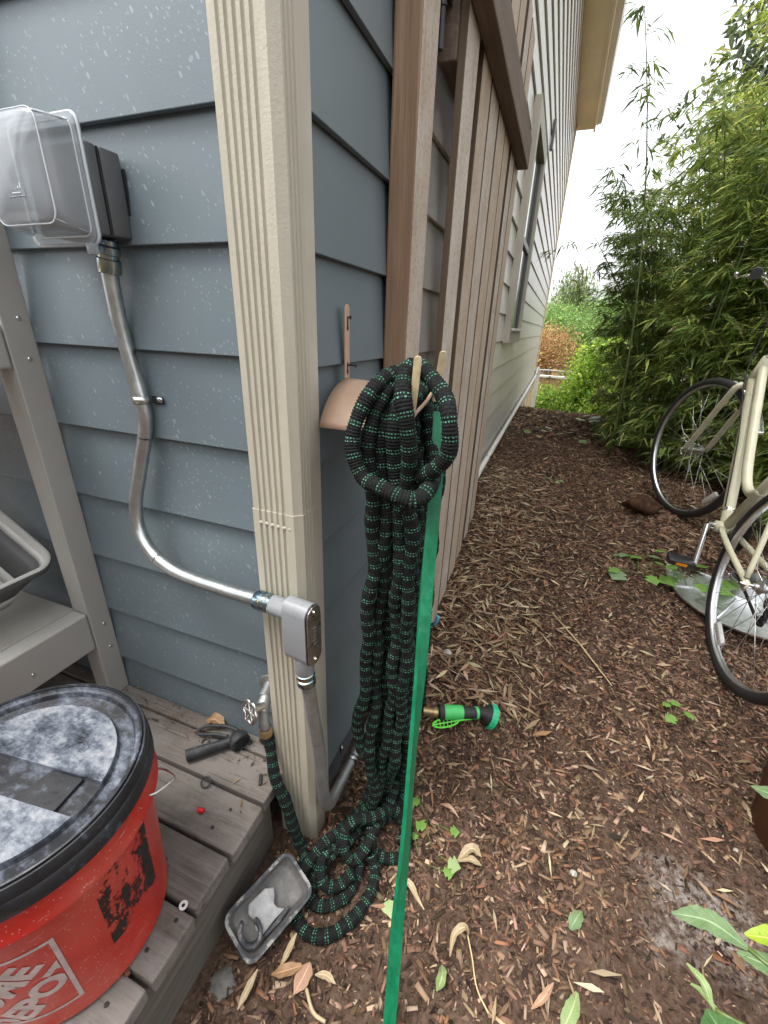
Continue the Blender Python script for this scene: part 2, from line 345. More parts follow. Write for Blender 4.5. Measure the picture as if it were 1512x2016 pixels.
M['rot_wood'] = simple('rotten_wood', (.06, .032, .02), .95, 0, .75, 30, .1, 1.0, 70)
def m_dish():
    t = NT('dented_aluminium'); g = t.noise(t.map(), 14, 4); t.bump(t.noise(t.map(), 22, 3), .5, .008); return t.done(t.ramp(g, [(.3, (.7, .72, .74)), (.7, (.86, .88, .9))]), t.ramp(t.noise(t.map(), 40, 5), [(.35, .38), (.7, .55)]), 1.0)
M['dish'] = m_dish()
M['cream'] = simple('cream_frame', (.52, .5, .36), .3, 0, .08, 14)
M['amber'] = simple('amber_reflector', (.75, .26, .01), .25, 0, .1)
M['reflector'] = simple('clear_reflector', (.5, .5, .48), .2, 0, .15, 120)
M['chain'] = simple('chain', (.025, .02, .018), .55, .6, .3, 80)
M['fence_wood'] = m_wood('fence_wood', (.3, .17, .08), (.42, .25, .12), (.52, .34, .18), 'Z')
M['stucco'] = simple('stucco', (.66, .56, .47), .9, 0, .08, 3, .3, .4, 60)
M['dark_stone'] = simple('dark_stone', (.13, .125, .115), .9, 0, .4, 50, .2, .8, 90)
M['stone'] = simple('pale_stone', (.38, .36, .33), .85, 0, .3, 40, .3, .5, 80)
M['roof'] = simple('roof', (.06, .06, .06), .9)
M['soffit'] = simple('soffit_paint', (.72, .6, .4), .6, 0, .06, 3)
M['gutter'] = simple('gutter', (.6, .56, .48), .45, 0, .05)
M['straw'] = simple('straw', (.5, .38, .2), .6, 0, .25, 50)
M['white_bit'] = simple('white_bit', (.62, .61, .58), .5)
def m_hose():
    t = NT('braided_hose'); uv = t.sep(t.tc.outputs['UV']); u, v = uv[0], uv[1]
    fu = t.math('MULTIPLY', t.math('FRACT', t.math('DIVIDE', u, 5.0)), 5.0)      # two dotted ribs, then three plain ones
    band = t.math('LESS_THAN', fu, 2.0); row = t.math('FRACT', fu); inrow = t.math('LESS_THAN', t.math('ABSOLUTE', t.math('SUBTRACT', row, .5)), .22)
    off = t.math('MULTIPLY', t.math('FLOOR', fu), .15); wob = t.math('MULTIPLY', t.noise(t.map(), 160, 3), 1.1)
    d = t.math('LESS_THAN', t.math('FRACT', t.math('ADD', t.math('MULTIPLY', v, 15.0), t.math('ADD', off, wob))), .46)
    k = t.math('MULTIPLY', t.math('MULTIPLY', band, inrow), d); k = t.math('MULTIPLY', k, t.ramp(t.noise(t.map(), 210, 3), [(.38, .15), (.52, 1)])); k = t.math('MAXIMUM', k, t.ramp(t.noise(t.map(), 520, 2), [(.66, 0), (.74, .4)])); n = t.noise(t.map(), 30, 3)
    gr = t.mix(t.ramp(n, [(.35, 0), (.65, 1)]), (.03, .17, .1), (.13, .36, .24))
    bk = t.mix(t.ramp(t.noise(t.map(), 300, 3), [(.3, 0), (.8, 1)]), (.0025, .003, .003), (.013, .0145, .014))
    weave = t.math('SINE', t.math('MULTIPLY', v, 2 * PI * 34)); t.bump(t.math('ADD', weave, t.math('MULTIPLY', k, 1.5)), .5, .0007)
    return t.done(t.mix(k, bk, gr), .75, 0, .2)
M['hose'] = m_hose()
# ---------------------------------------------------------------- ground
def gz(x, y):
    z = 0.25 * sm(-0.05, 2.1, y) * (1.0 if y < 2.1 else 1.0) + 0.04 * sm(1.8, 3.6, y)
    z += 0.05 * sm(.45, .05, x) * sm(.45, .95, y) * sm(2.6, 1.4, y)          # mulch banked against the gate
    z -= 0.045 * sm(.55, 1.05, x) * sm(.1, .6, y) * sm(1.85, 1.15, y)
    z += 0.16 * sm(1.3, 2.6, x) * sm(1.0, 2.2, y) * sm(9, 6, y)
    z -= 0.95 * sm(4.4, 8.2, y)
    z += 0.012 * math.sin(x * 5.1 + 1.3) * math.sin(y * 4.3) * sm(0.1, .6, y)
    return z
def axis_pts(lo, f0, f1, hi, step):
    a = f0 - np.geomspace(step, f0 - lo, 26)[::-1]; b = np.arange(f0, f1, step); c = f1 + np.geomspace(step, hi - f1, 30); return np.concatenate([a, b, c])
gx = axis_pts(-70, -.25, 1.75, 70, .016); gy = axis_pts(-40, -.85, 3.4, 90, .018)
nxg, nyg = len(gx), len(gy); VG = []
for yy in gy:
    for xx in gx:
        h = gz(xx, yy)
        VG.append((xx, yy, h + (.004 * math.sin(xx * 31 + yy * 17) * math.sin(yy * 27 - xx * 11) if -.3 < xx < 1.8 and yy < 3.4 else 0)))
FG = [(j*nxg + i, j*nxg + i + 1, (j+1)*nxg + i + 1, (j+1)*nxg + i) for j in range(nyg - 1) for i in range(nxg - 1)]
mg = MB(); mg.v = VG; mg.f = FG; gnd = mg.build('ground', M['soil'], None, 180); gnd['kind'] = 'structure'

# ---------------------------------------------------------------- house
house = thing('house', 'blue-grey lap-sided house with beige corner trim, its long side wall running back along the path', 'house', (0, 0, 0))
mb = MB(); mb.box((-2.6, .0045, -.3), (-.02, .12, 4.1)); fw = mb.build('front_wall', M['sheath'], house)
mb = MB(); mb.box((-.12, .13, -.3), (-.0235, 8.45, 4.1)); sw = mb.build('side_wall', M['sheath'], house)
def lap(length, axis):
    mb = MB()
    if axis == 'X': sec = [(-.0165, 0), (-.006, 0), (.004, .165), (-.003, .165)]; V = [(x, y, z) for x in (-length, 0) for y, z in sec]
    else: sec = [(-.002, 0), (-.0125, 0), (-.0225, .165), (-.0155, .165)]; V = [(x, y, z) for y in (0, length) for x, z in sec]
    mb.add(V, [(0, 1, 2, 3), (7, 6, 5, 4), (0, 4, 5, 1), (1, 5, 6, 2), (2, 6, 7, 3), (3, 7, 4, 0)]); return mb
b0 = lap(2.51, 'X').build('siding_board', M['siding_front'], fw, bevel=.0012); zs = [1.356 - .151 * k for k in range(-17, 9)]
for i, z in enumerate(zs):
    o = b0 if i == 0 else dup_part(b0, fw); o.location = (-.088, 0, z)
b1 = lap(8.1, 'Y').build('siding_board', M['siding_side'], sw, bevel=.0012); zs = [1.348 - .1525 * k for k in range(-18, 9)]
b2 = lap(.3145, 'Y').build('siding_board', M['siding_near'], sw, bevel=.0012)
for i, z in enumerate(zs):
    o = b1 if i == 0 else dup_part(b1, sw); o.location = (0, .335, z)
    o = b2 if i == 0 else dup_part(b2, sw); o.location = (0, .0192, z)
mb = MB(); mb.box((-.09, -.02, -.12), (-.0202, .0, 4.1)); mb.build('corner_trim', M['trim'], house, bevel=.002)
mb = MB(); mb.box((-.02, -.0205, -.12), (.0, .018, 4.1)); mb.build('corner_trim', M['trim'], house, bevel=.002)
mb = MB(); mb.box((-.05, 8.452, -1.0), (.012, 8.54, 4.1)); mb.build('corner_trim', M['soffit'], house, bevel=.003)
mb = MB(); mb.box((-.1, 1.0, -1.0), (-.022, 8.44, .12)); fd = mb.build('foundation', M['soffit'], house)
for yy in (5.6, 6.5, 7.3, 8.0): MB().box((-.021, yy, -1.0), (.0, yy + .09, .12)).build('batten', M['soffit'], fd)
mb = MB(); mb.box((-.0035, 1.1, .205), (.014, 8.44, .305)); mb.build('skirt_board', M['trim'], house, bevel=.002)
# window
mb = MB(); Y0, Y1, Z0, Z1 = 2.45, 3.3, 1.03, 2.26
for lo, hi in (((-.01, Y0, Z0), (.03, Y0 + .09, Z1)), ((-.01, Y1 - .09, Z0), (.03, Y1, Z1)), ((-.01, Y0 + .09, Z1 - .09), (.03, Y1 - .09, Z1)), ((-.01, Y0 + .09, Z0), (.03, Y1 - .09, Z0 + .09))): mb.box(lo, hi)
win = mb.build('window', M['trim'], house, bevel=.003); win['label'] = 'tall narrow window in the side wall with painted casing'
mb = MB()
for lo, hi in (((-.005, Y0 + .092, Z0 + .092), (.012, Y0 + .13, Z1 - .092)), ((-.005, Y1 - .13, Z0 + .092), (.012, Y1 - .092, Z1 - .092)), ((-.005, Y0 + .13, 1.62), (.014, Y1 - .13, 1.66))): mb.box(lo, hi)
mb.build('sash', M['box_gray'], win, bevel=.002)
MB().box((-.006, Y0 + .131, Z0 + .093), (.0, Y1 - .131, Z1 - .093)).build('pane', M['pane'], win)
MB().box((-.004, Y0 + .091, Z0 + .075), (.05, Y1 - .091, Z0 + .0895)).build('sill', M['white_trim'], win, bevel=.002)
vt = MB().box((-.004, 3.88, 2.45), (.018, 3.94, 2.64)).build('wall_vent', M['box_gray'], house, bevel=.004)
# eave
mb = MB(); mb.box((-2.9, -.55, 4.105), (.258, 8.7, 4.13)); sf = mb.build('soffit', M['soffit'], house)
mb = MB(); mb.box((.259, -.55, 4.07), (.285, 8.72, 4.3)); mb.build('fascia', M['soffit'], house)
mb = MB(); mb.prism([(.286, 4.16), (.36, 4.18), (.38, 4.28), (.37, 4.28), (.352, 4.19), (.286, 4.17)], -8.74, .57, Matrix(((1,0,0,0),(0,0,-1,0),(0,1,0,0),(0,0,0,1)))); mb.build('gutter', M['gutter'], house)
mb = MB(); mb.prism([(-2.9, 4.132), (.258, 4.132), (.258, 4.3), (-2.9, 5.4)], -8.72, .55, Matrix(((1,0,0,0),(0,0,-1,0),(0,1,0,0),(0,0,0,1)))); mb.build('roof', M['roof'], house)

# ---------------------------------------------------------------- downspout
def ds_prof(o=0.0):
    P = [(-.079 - o, -.022), (-.079 - o, -.066 - o), (-.076 - o, -.069 - o)]
    n = 60; x0, x1 = -.066, -.012
    P.append((x0, -.069 - o))
    for i in range(1, n):
        x = x0 + (x1 - x0) * i / n; P.append((x, -.069 - o + .0032 * max(0, math.sin((x - x0) / (x1 - x0) * 5 * 2 * PI)) ** .8))
    P += [(x1, -.069 - o), (-.003 + o, -.069 - o), (.008 + o, -.058 - o)]
    m = 30; y0, y1 = -.054, -.027; P.append((.008 + o, y0))
    for i in range(1, m):
        y = y0 + (y1 - y0) * i / m; P.append((.008 + o - .0026 * max(0, math.sin((y - y0) / (y1 - y0) * 3 * 2 * PI)) ** .8, y))
    P += [(.008 + o, y1), (.008 + o, -.022)]; return P
dsp = thing('downspout', 'beige painted fluted metal downspout at the corner of the house', 'downspout', (-.035, -.045, 0))
MB().prism(ds_prof(), .815, 3.9).build('upper_section', M['beige'], dsp, 35)
MB().prism(ds_prof(.0013), -.03, .828).build('lower_section', M['beige'], dsp, 35)
mb = MB()
for i in range(6): mb.ball((-.062 + i * .0108 - .002, -.0695, .806 - .0005 * i), .0042, 6, (1, .35, .75))
mb.build('crimp', M['beige'], dsp, 180)
mb = MB()
for q in ((-.078, .005, .9), (-.078, .005, 2.2)): mb.box((-.0805, -.0665, q[2] + 1.0), (-.0795, -.022, q[2] + 1.03))
mb.build('bracket', M['beige'], dsp)

# ---------------------------------------------------------------- outlet box with clear cover
ob = thing('outlet_box', 'dark grey outdoor outlet box on the siding under a clear bubble cover', 'outlet box', (-.36, 0, 1.21))
MB().rbox((-.425, -.046, 1.212), (-.296, -.0135, 1.318), .004).build('box', M['box_gray'], ob, 40)
MB().box((-.4235, -.0495, 1.2135), (-.2975, -.0461, 1.3165)).build('gasket', M['black_rubber'], ob)
MB().rbox((-.424, -.066, 1.2115), (-.297, -.0496, 1.3185), .004).build('cover_base', M['box_gray'], ob, 40)
MB().box((-.43, -.0134, 1.206), (-.2935, -.0115, 1.3)).build('back_gasket', M['black_rubber'], ob)
def rrect(x0, x1, z0, z1, r, y, n=6):
    out = []
    for cx, cz, a0 in ((x1 - r, z1 - r, 0), (x0 + r, z1 - r, PI/2), (x0 + r, z0 + r, PI), (x1 - r, z0 + r, 1.5*PI)):
        for i in range(n + 1): a = a0 + PI/2*i/n; out.append(Vector((cx + r*math.cos(a), y, cz + r*math.sin(a))))
    return out
def loft(mb, rings, cap=False, close=False):
    n = len(rings[0]); b = len(mb.v); mb.v.extend([tuple(p) for r in rings for p in r])
    for j in range(len(rings) - 1):
        for i in range(n): mb.f.append((b + j*n + i, b + j*n + (i+1) % n, b + (j+1)*n + (i+1) % n, b + (j+1)*n + i))
    if cap: mb.f.append(tuple(b + (len(rings)-1)*n + i for i in range(n)))
    return mb
mb = MB(); loft(mb, [rrect(-.43, -.297, 1.199, 1.345, .012, -.0668), rrect(-.43, -.297, 1.199, 1.345, .012, -.0755), rrect(-.424, -.303, 1.207, 1.338, .012, -.0765), rrect(-.422, -.301, 1.209, 1.337, .014, -.1), rrect(-.418, -.302, 1.214, 1.334, .016, -.123), rrect(-.413, -.307, 1.219, 1.329, .02, -.1268), rrect(-.395, -.325, 1.237, 1.311, .024, -.1325), rrect(-.375, -.345, 1.259, 1.289, .0145, -.1352)], cap=True)
cv = mb.build('bubble_cover', M['clear'], ob, 60)
mb = MB(); mb.tube(rrect(-.431, -.296, 1.198, 1.346, .013, -.0712), .0022, 6, True); mb.tube(rrect(-.424, -.303, 1.207, 1.338, .012, -.0762), .0013, 6, True); mb.tube(rrect(-.418, -.302, 1.214, 1.334, .016, -.1228), .0011, 6, True)
for a, b in (((-.305, -.078, 1.335), (-.306, -.122, 1.33)), ((-.305, -.078, 1.211), (-.306, -.122, 1.219))): mb.tube([a, b], .0009, 6)
mb.build('edge_highlight', M['glint_and_mark'], cv, 180)  # pale tubes painting bright highlights along the cover edges
mb = MB(); mb.tube([(-.337, -.1335, 1.262), (-.367, -.1335, 1.262), (-.367, -.1335, 1.243), (-.337, -.1335, 1.243)], .0005, 5, True)
for k in range(5): mb.box((-.343 - k*.0045, -.1342, 1.251), (-.341 - k*.0045, -.1326, 1.2575 - .001*(k % 2)))
mb.box((-.36, -.1342, 1.246), (-.343, -.1326, 1.2472)); mb.build('moulded_mark', M['glint_and_mark'], cv)
MB().rbox((-.318, -.079, 1.185), (-.304, -.069, 1.199), .002).build('latch', M['clear'], cv, 40)

# ---------------------------------------------------------------- conduit run
def fitting(mb, p, d, r, L, kind=0):
    Mx = frame(p, d)
    prof = [(r*1.0, 0), (r*1.28, 0), (r*1.36, L*.08), (r*1.36, L*.42), (r*1.2, L*.46), (r*1.2, L*.56), (r*1.34, L*.6), (r*1.34, L*.8), (r*1.15, L*.86), (r*1.15, L), (r*.8, L)]
    mb.lathe(prof, 18, Mx)
cpts = [(-.328, -.035, 1.196), (-.337, -.033, 1.164), (-.341, -.028, 1.084), (-.334, -.025, 1.011), (-.327, -.0262, .969), (-.329, -.027, .924), (-.353, -.034, .847), (-.371, -.045, .776), (-.367, -.053, .722), (-.332, -.062, .682), (-.267, -.07, .66), (-.16, -.082, .662), (-.052, -.096, .672)]
cnd = thing('conduit', 'bent galvanized pipe running from the outlet box down across the siding', 'conduit pipe', (-.33, -.03, .66))
MB().tube(spline(cpts, .006), .0122, 20).build('pipe', M['galv'], cnd, 180)
mb = MB(); fitting(mb, (-.3365, -.0335, 1.166), (.25, -.03, 1), .0125, .045); mb.build('coupling', M['zinc'], cnd, 30)
mb = MB(); fitting(mb, (-.066, -.0945, .671), (1, -.13, .08), .0125, .034); mb.build('coupling', M['zinc'], cnd, 30)
mb = MB(); R = .0134
for zz in (.972,): 
    arc = [(-.327 - R*math.sin(a)*1.0, -.0262 - R*math.cos(a)) for a in np.linspace(-1.9, 1.9, 18)]
    V = [Vector((x, y, zz + dz)) for dz in (-.006, .006) for x, y in arc]; n = 18; mb.add(V, [(i, i+1, n+i+1, n+i) for i in range(n-1)])
    mb.box((-.3145, -.0158, zz - .006), (-.29, -.0142, zz + .006))
stp = mb.build('strap', M['steel'], cnd, 40); sd = stp.modifiers.new('s', 'SOLIDIFY'); sd.thickness = .0015
MB().lathe([(.0001, .0025), (.0028, .002), (.0034, 0)], 12, frame((-.297, -.0162, .972), (0, -1, 0))).build('screw', M['steel'], stp, 40)
mb = MB()
for q, d in (((-.333, -.0285, .905), (-.25, -.05, -1)), ((-.318, -.064, .675), (.9, -.1, -.45))):
    mb.lathe([(.01235, -.0009), (.01245, 0), (.01235, .0009)], 20, frame(q, d), .2, 4.2)
mb.build('ink_mark', M['black_plastic'], cnd)

cb = thing('pipe_elbow', 'grey metal elbow fitting with a screwed steel cover plate on the downspout', 'conduit fitting', (.028, -.1, .58))
def oval(h, w, n=10):
    return [(w*math.cos(a), h + w*math.sin(a)) for a in np.linspace(0, PI, n)] + [(w*math.cos(a), -h + w*math.sin(a)) for a in np.linspace(PI, 2*PI, n)]
MX = Matrix(((.12, 0, .99, .0), (.99, 0, -.12, -.101), (0, 1, 0, .641), (0, 0, 0, 1)))
mb = MB(); bm = bmesh.new(); vs = [bm.verts.new((x, y, 0)) for x, y in oval(.04, .0185)]; fc = bm.faces.new(vs); r = bmesh.ops.extrude_face_region(bm, geom=[fc]); bmesh.ops.translate(bm, vec=(0, 0, .046), verts=[e for e in r['geom'] if isinstance(e, bmesh.types.BMVert)]); bmesh.ops.recalc_face_normals(bm, faces=bm.faces)
mb.frombm(bm, MX); body = mb.build('body', M['gray_paint'], cb, 40, bevel=.004, seg=3)
MB().lathe([(.0155, -.038), (.0168, -.036), (.0168, .01), (.018, .014)], 24, frame((.002, -.101, .672), (1, -.12, .02)), cap=True).build('hub', M['gray_paint'], cb, 40)
MB().lathe([(.0155, -.03), (.0165, -.028), (.0165, .006)], 24, frame((.026, -.103, .583), (0, 0, 1)), cap=True).build('hub', M['gray_paint'], cb, 40)
MB().prism(oval(.04, .0187), .0461, .0485, MX).build('gasket', M['black_rubber'], cb)
cp = MB().prism(oval(.0395, .0182), .0486, .051, MX).build('cover_plate', M['steel'], cb, bevel=.0015)
for q in (.047, -.047): MB().lathe([(.0001, .003), (.003, .0022), (.0036, 0)], 12, MX @ Matrix.Translation((0, q, .0511))).build('screw', M['chrome'], cp, 40)
mb = MB()
for k in range(5): mb.box((-.004, -.018 + k*.008, .0505), (.004, -.0145 + k*.008, .0516), MX)
mb.build('raised_mark', M['steel'], cp)

lc = thing('lower_conduit', 'galvanized pipe from the elbow fitting bending low onto the side wall', 'conduit pipe', (.03, -.08, .1))
lp = [(.027, -.103, .56), (.031, -.094, .46), (.034, -.08, .34), (.035, -.07, .2), (.034, -.062, .145), (.033, -.04, .112), (.031, .0, .098), (.03, .1, .096), (.03, .3, .096), (.03, .55, .096)]
MB().tube(spline(lp, .006), .0122, 20).build('pipe', M['galv_dull'], lc, 180)
mb = MB(); fitting(mb, (.0275, -.102, .527), (-.03, -.04, 1), .0125, .032); mb.build('coupling', M['zinc'], lc, 30)
mb = MB(); arc = [(.031 + R*math.cos(a), .097 + R*math.sin(a)) for a in np.linspace(-1.6, 2.4, 18)]; V = [Vector((x, .085 + dy, z)) for dy in (-.006, .006) for x, z in arc]; mb.add(V, [(i, i+1, 19+i, 18+i) for i in range(17)]); mb.box((.001, .079, .1085), (.0025, .091, .136)); 
stp = mb.build('strap', M['galv'], lc, 40); stp.modifiers.new('s', 'SOLIDIFY').thickness = .0014
MB().lathe([(.0001, .003), (.003, .002), (.0036, 0)], 12, frame((.0026, .085, .126), (1, 0, 0))).build('screw', M['steel'], stp, 40)
MB().lathe([(.0123, -.0008), (.0125, 0), (.0123, .0008)], 20, frame((.0322, -.089, .41), (.05, .1, -1)), 2.5, 5.8).build('ink_mark', M['black_plastic'], lc)

# ---------------------------------------------------------------- spigot
sp = thing('spigot', 'old painted hose tap with a wheel handle low on the siding', 'tap', (-.12, 0, .37))
mb = MB(); mb.lathe([(.024, 0), (.024, .004), (.012, .008), (.011, .03), (.0125, .032), (.0125, .04)], 18, frame((-.12, -.0135, .388), (.25, -1, -.1)), cap=True); mb.tube([(-.113, -.035, .385), (-.105, -.06, .379), (-.099, -.075, .371)], [.011, .0135, .012], 14)
mb.tube([(-.103, -.066, .377), (-.094, -.078, .352), (-.092, -.08, .338)], [.012, .0105, .0115], 14); mb.build('body', M['galv_dull'], sp, 35)
hd = frame((-.104, -.078, .385), (-.35, -.85, .25)); mb = MB(); mb.lathe([(.009, -.012), (.009, .004), (.011, .005), (.011, .012), (.005, .014), (.0045, .02)], 12, hd); mb.build('stem', M['steel'], sp, 35)
hw = hd @ Matrix.Translation((0, 0, .02)); mb = MB(); mb.tube([hw @ Vector((math.cos(a)*(.0215 + .0022*math.cos(6*a)), math.sin(a)*(.0215 + .0022*math.cos(6*a)), 0)) for a in np.linspace(0, 2*PI, 49)[:-1]], .0038, 8, True)
for k in range(3):
    a = k*PI/3; mb.tube([hw @ Vector((math.cos(a)*.02, math.sin(a)*.02, 0)), hw @ Vector((-math.cos(a)*.02, -math.sin(a)*.02, 0))], .0028, 8)
mb.lathe([(.0001, .005), (.005, .004), (.006, -.003)], 10, hw); mb.build('handle', M['steel'], sp, 50)
mb = MB(); mb.lathe([(.0135, 0), (.0145, .002), (.0145, .016), (.012, .018), (.0125, .03)], 16, frame((-.091, -.08, .337), (.02, 0, -1)), cap=True); mb.build('outlet_collar', M['brass'], sp, 35)

# ---------------------------------------------------------------- gate post and gate
gp = thing('gate_post', 'upright cedar two-by-four fixed against the side wall beside the hose hanger', 'post', (.03, .34, .05))
MB().box((-.003, .3, .02), (.048, .393, 2.6)).build('timber', M['post'], gp, bevel=.004, seg=2)
gp.children[0].data.materials.append(M['slat'])
for p_ in gp.children[0].data.polygons:
    if p_.normal.x > .7: p_.material_index = 1
gate = thing('wooden_gate', 'weathered cedar picket gate swung open flat along the side wall', 'gate', (.085, .46, .1))
edges = [(.462, .572), (.619, .731), (.752, .873), (.889, 1.016), (1.035, 1.141), (1.188, 1.287), (1.314, 1.429)]
for k, (a, b) in enumerate(edges):
    mb = MB(); mb.box((.066, a, gz(.08, (a+b)/2) + .012), (.0825 + .001*(k % 2), b, 2.02)); so_ = mb.build('slat', M['slat'], gate, bevel=.0022); so_.data.materials.append(M['slat_edge_shaded'])
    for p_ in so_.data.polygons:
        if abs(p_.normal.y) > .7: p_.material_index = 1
MB().box((.028, .455, 1.567), (.0655, 1.42, 1.66)).build('inner_rail', M['rail'], gate, bevel=.003)
MB().box((.03, .455, .36), (.0655, 1.42, .45)).build('inner_rail', M['rail'], gate, bevel=.003)
MB().box((.0838, .40, 1.645), (.122, 1.39, 1.735)).build('top_rail', M['rail'], gate, bevel=.003)
mb = MB(); mb.tube([(.047, .4055, 1.562), (.047, .4055, 1.62)], .006, 12); mb.tube([(.047, .4055, 1.621), (.047, .4055, 1.8)], .0075, 12); mb.lathe([(.0082, 0), (.0082, .004)], 12, frame((.047, .4055, 1.618), (0, 0, 1)), cap=True)
mb.box((.049, .41, 1.64), (.0515, .454, 1.7)); mb.build('hinge', M['dark_metal'], gate, 40)

# ---------------------------------------------------------------- hose hanger
hg = thing('hose_hanger', 'tan enamelled metal hose hanger screwed to the side wall', 'hose hanger', (.01, .108, 1.02))
mb = MB(); bm = bmesh.new(); w = .0085; pl = [(w*math.cos(a), .107 + w*math.sin(a)) for a in np.linspace(0, PI, 9)] + [(-w, 0), (w, 0)]
MP = Matrix(((0, 0, 1, .004), (1, 0, 0, .108), (0, 1, 0, 1.02), (0, 0, 0, 1)))
mb.prism(pl, 0, .0025, MP); bp = mb.build('back_strap', M['tan_metal'], hg, bevel=.0008)
mb = MB()
for q in (.088, .019): mb.prism([(.0022*math.cos(a), q + .004 + .0035*math.sin(a)) for a in np.linspace(0, PI, 6)] + [(-.0022, q - .004)] + [(-.0036*math.cos(a) , q - .008 - .0042*math.sin(a)) for a in np.linspace(0, PI, 6)] + [(.0022, q - .004)], .0026, .0029, MP)
mb.build('keyhole', M['black_plastic'], bp)
for q, L in ((.096, .004), (.022, .014)): MB().lathe([(.0016, 0), (.0016, L), (.0035, L + .0005), (.003, L + .002), (.0001, L + .0025)], 10, MP @ Matrix.Translation((0, q, .0025))).build('screw', M['dark_metal'], bp, 40)
def saddle_y(t): return .108 + .103*math.sin(t), 1.02 - .105*(1 - math.cos(t))*1.0
mb = MB(); ts = np.linspace(-1.18, 1.18, 25); prof = [(.006, 0), (.03, -.001), (.05, -.004), (.058, -.004), (.066, .0), (.075, .004), (.15, .004)]
V = [Vector((x, .108 + (.112 + dz)*math.sin(t), 1.02 - .105 + (.105 + dz)*math.cos(t) - .0)) for t in ts for x, dz in prof]; n = len(prof)
mb.add(V, [(j*n + i, j*n + i + 1, (j+1)*n + i + 1, (j+1)*n + i) for j in range(len(ts) - 1) for i in range(n - 1)])
sd = mb.build('saddle', M['tan_metal'], hg, 180); s_ = sd.modifiers.new('s', 'SOLIDIFY'); s_.thickness = .0024; s_.offset = -1
for p0, p1 in (((.163, -.012, .985), (.169, -.02, 1.071)), ((.172, .075, 1.0), (.183, .06, 1.075))):
    w = .0052; d = Vector(p1) - Vector(p0); L = d.length; Mp = frame(p0, (.15, -1, .1), (1, 0, 0)); x_ = Vector((.95, .3, 0)).normalized(); x_ = (x_ - d.normalized()*x_.dot(d.normalized())).normalized(); n_ = x_.cross(d.normalized()); dn = d.normalized()
    Mp = Matrix(((x_.x, dn.x, n_.x, p0[0]), (x_.y, dn.y, n_.y, p0[1]), (x_.z, dn.z, n_.z, p0[2]), (0, 0, 0, 1)))
    MB().prism([(-w*.7, 0), (w*.7, 0), (w, L*.5), (w, L - w)] + [(w*math.cos(a), L - w + w*math.sin(a)) for a in np.linspace(.3, PI - .3, 7)] + [(-w, L - w), (-w, L*.5)], -.0013, .0013, Mp).build('prong', M['cream_metal'], hg, bevel=.0006)
MB().tube(spline([(.168, .09, 1.02), (.172, .03, 1.008), (.165, -.006, .992), (.163, -.012, .985)], .006), .004, 6, flat=.5).build('lip', M['tan_metal'], hg, 180)
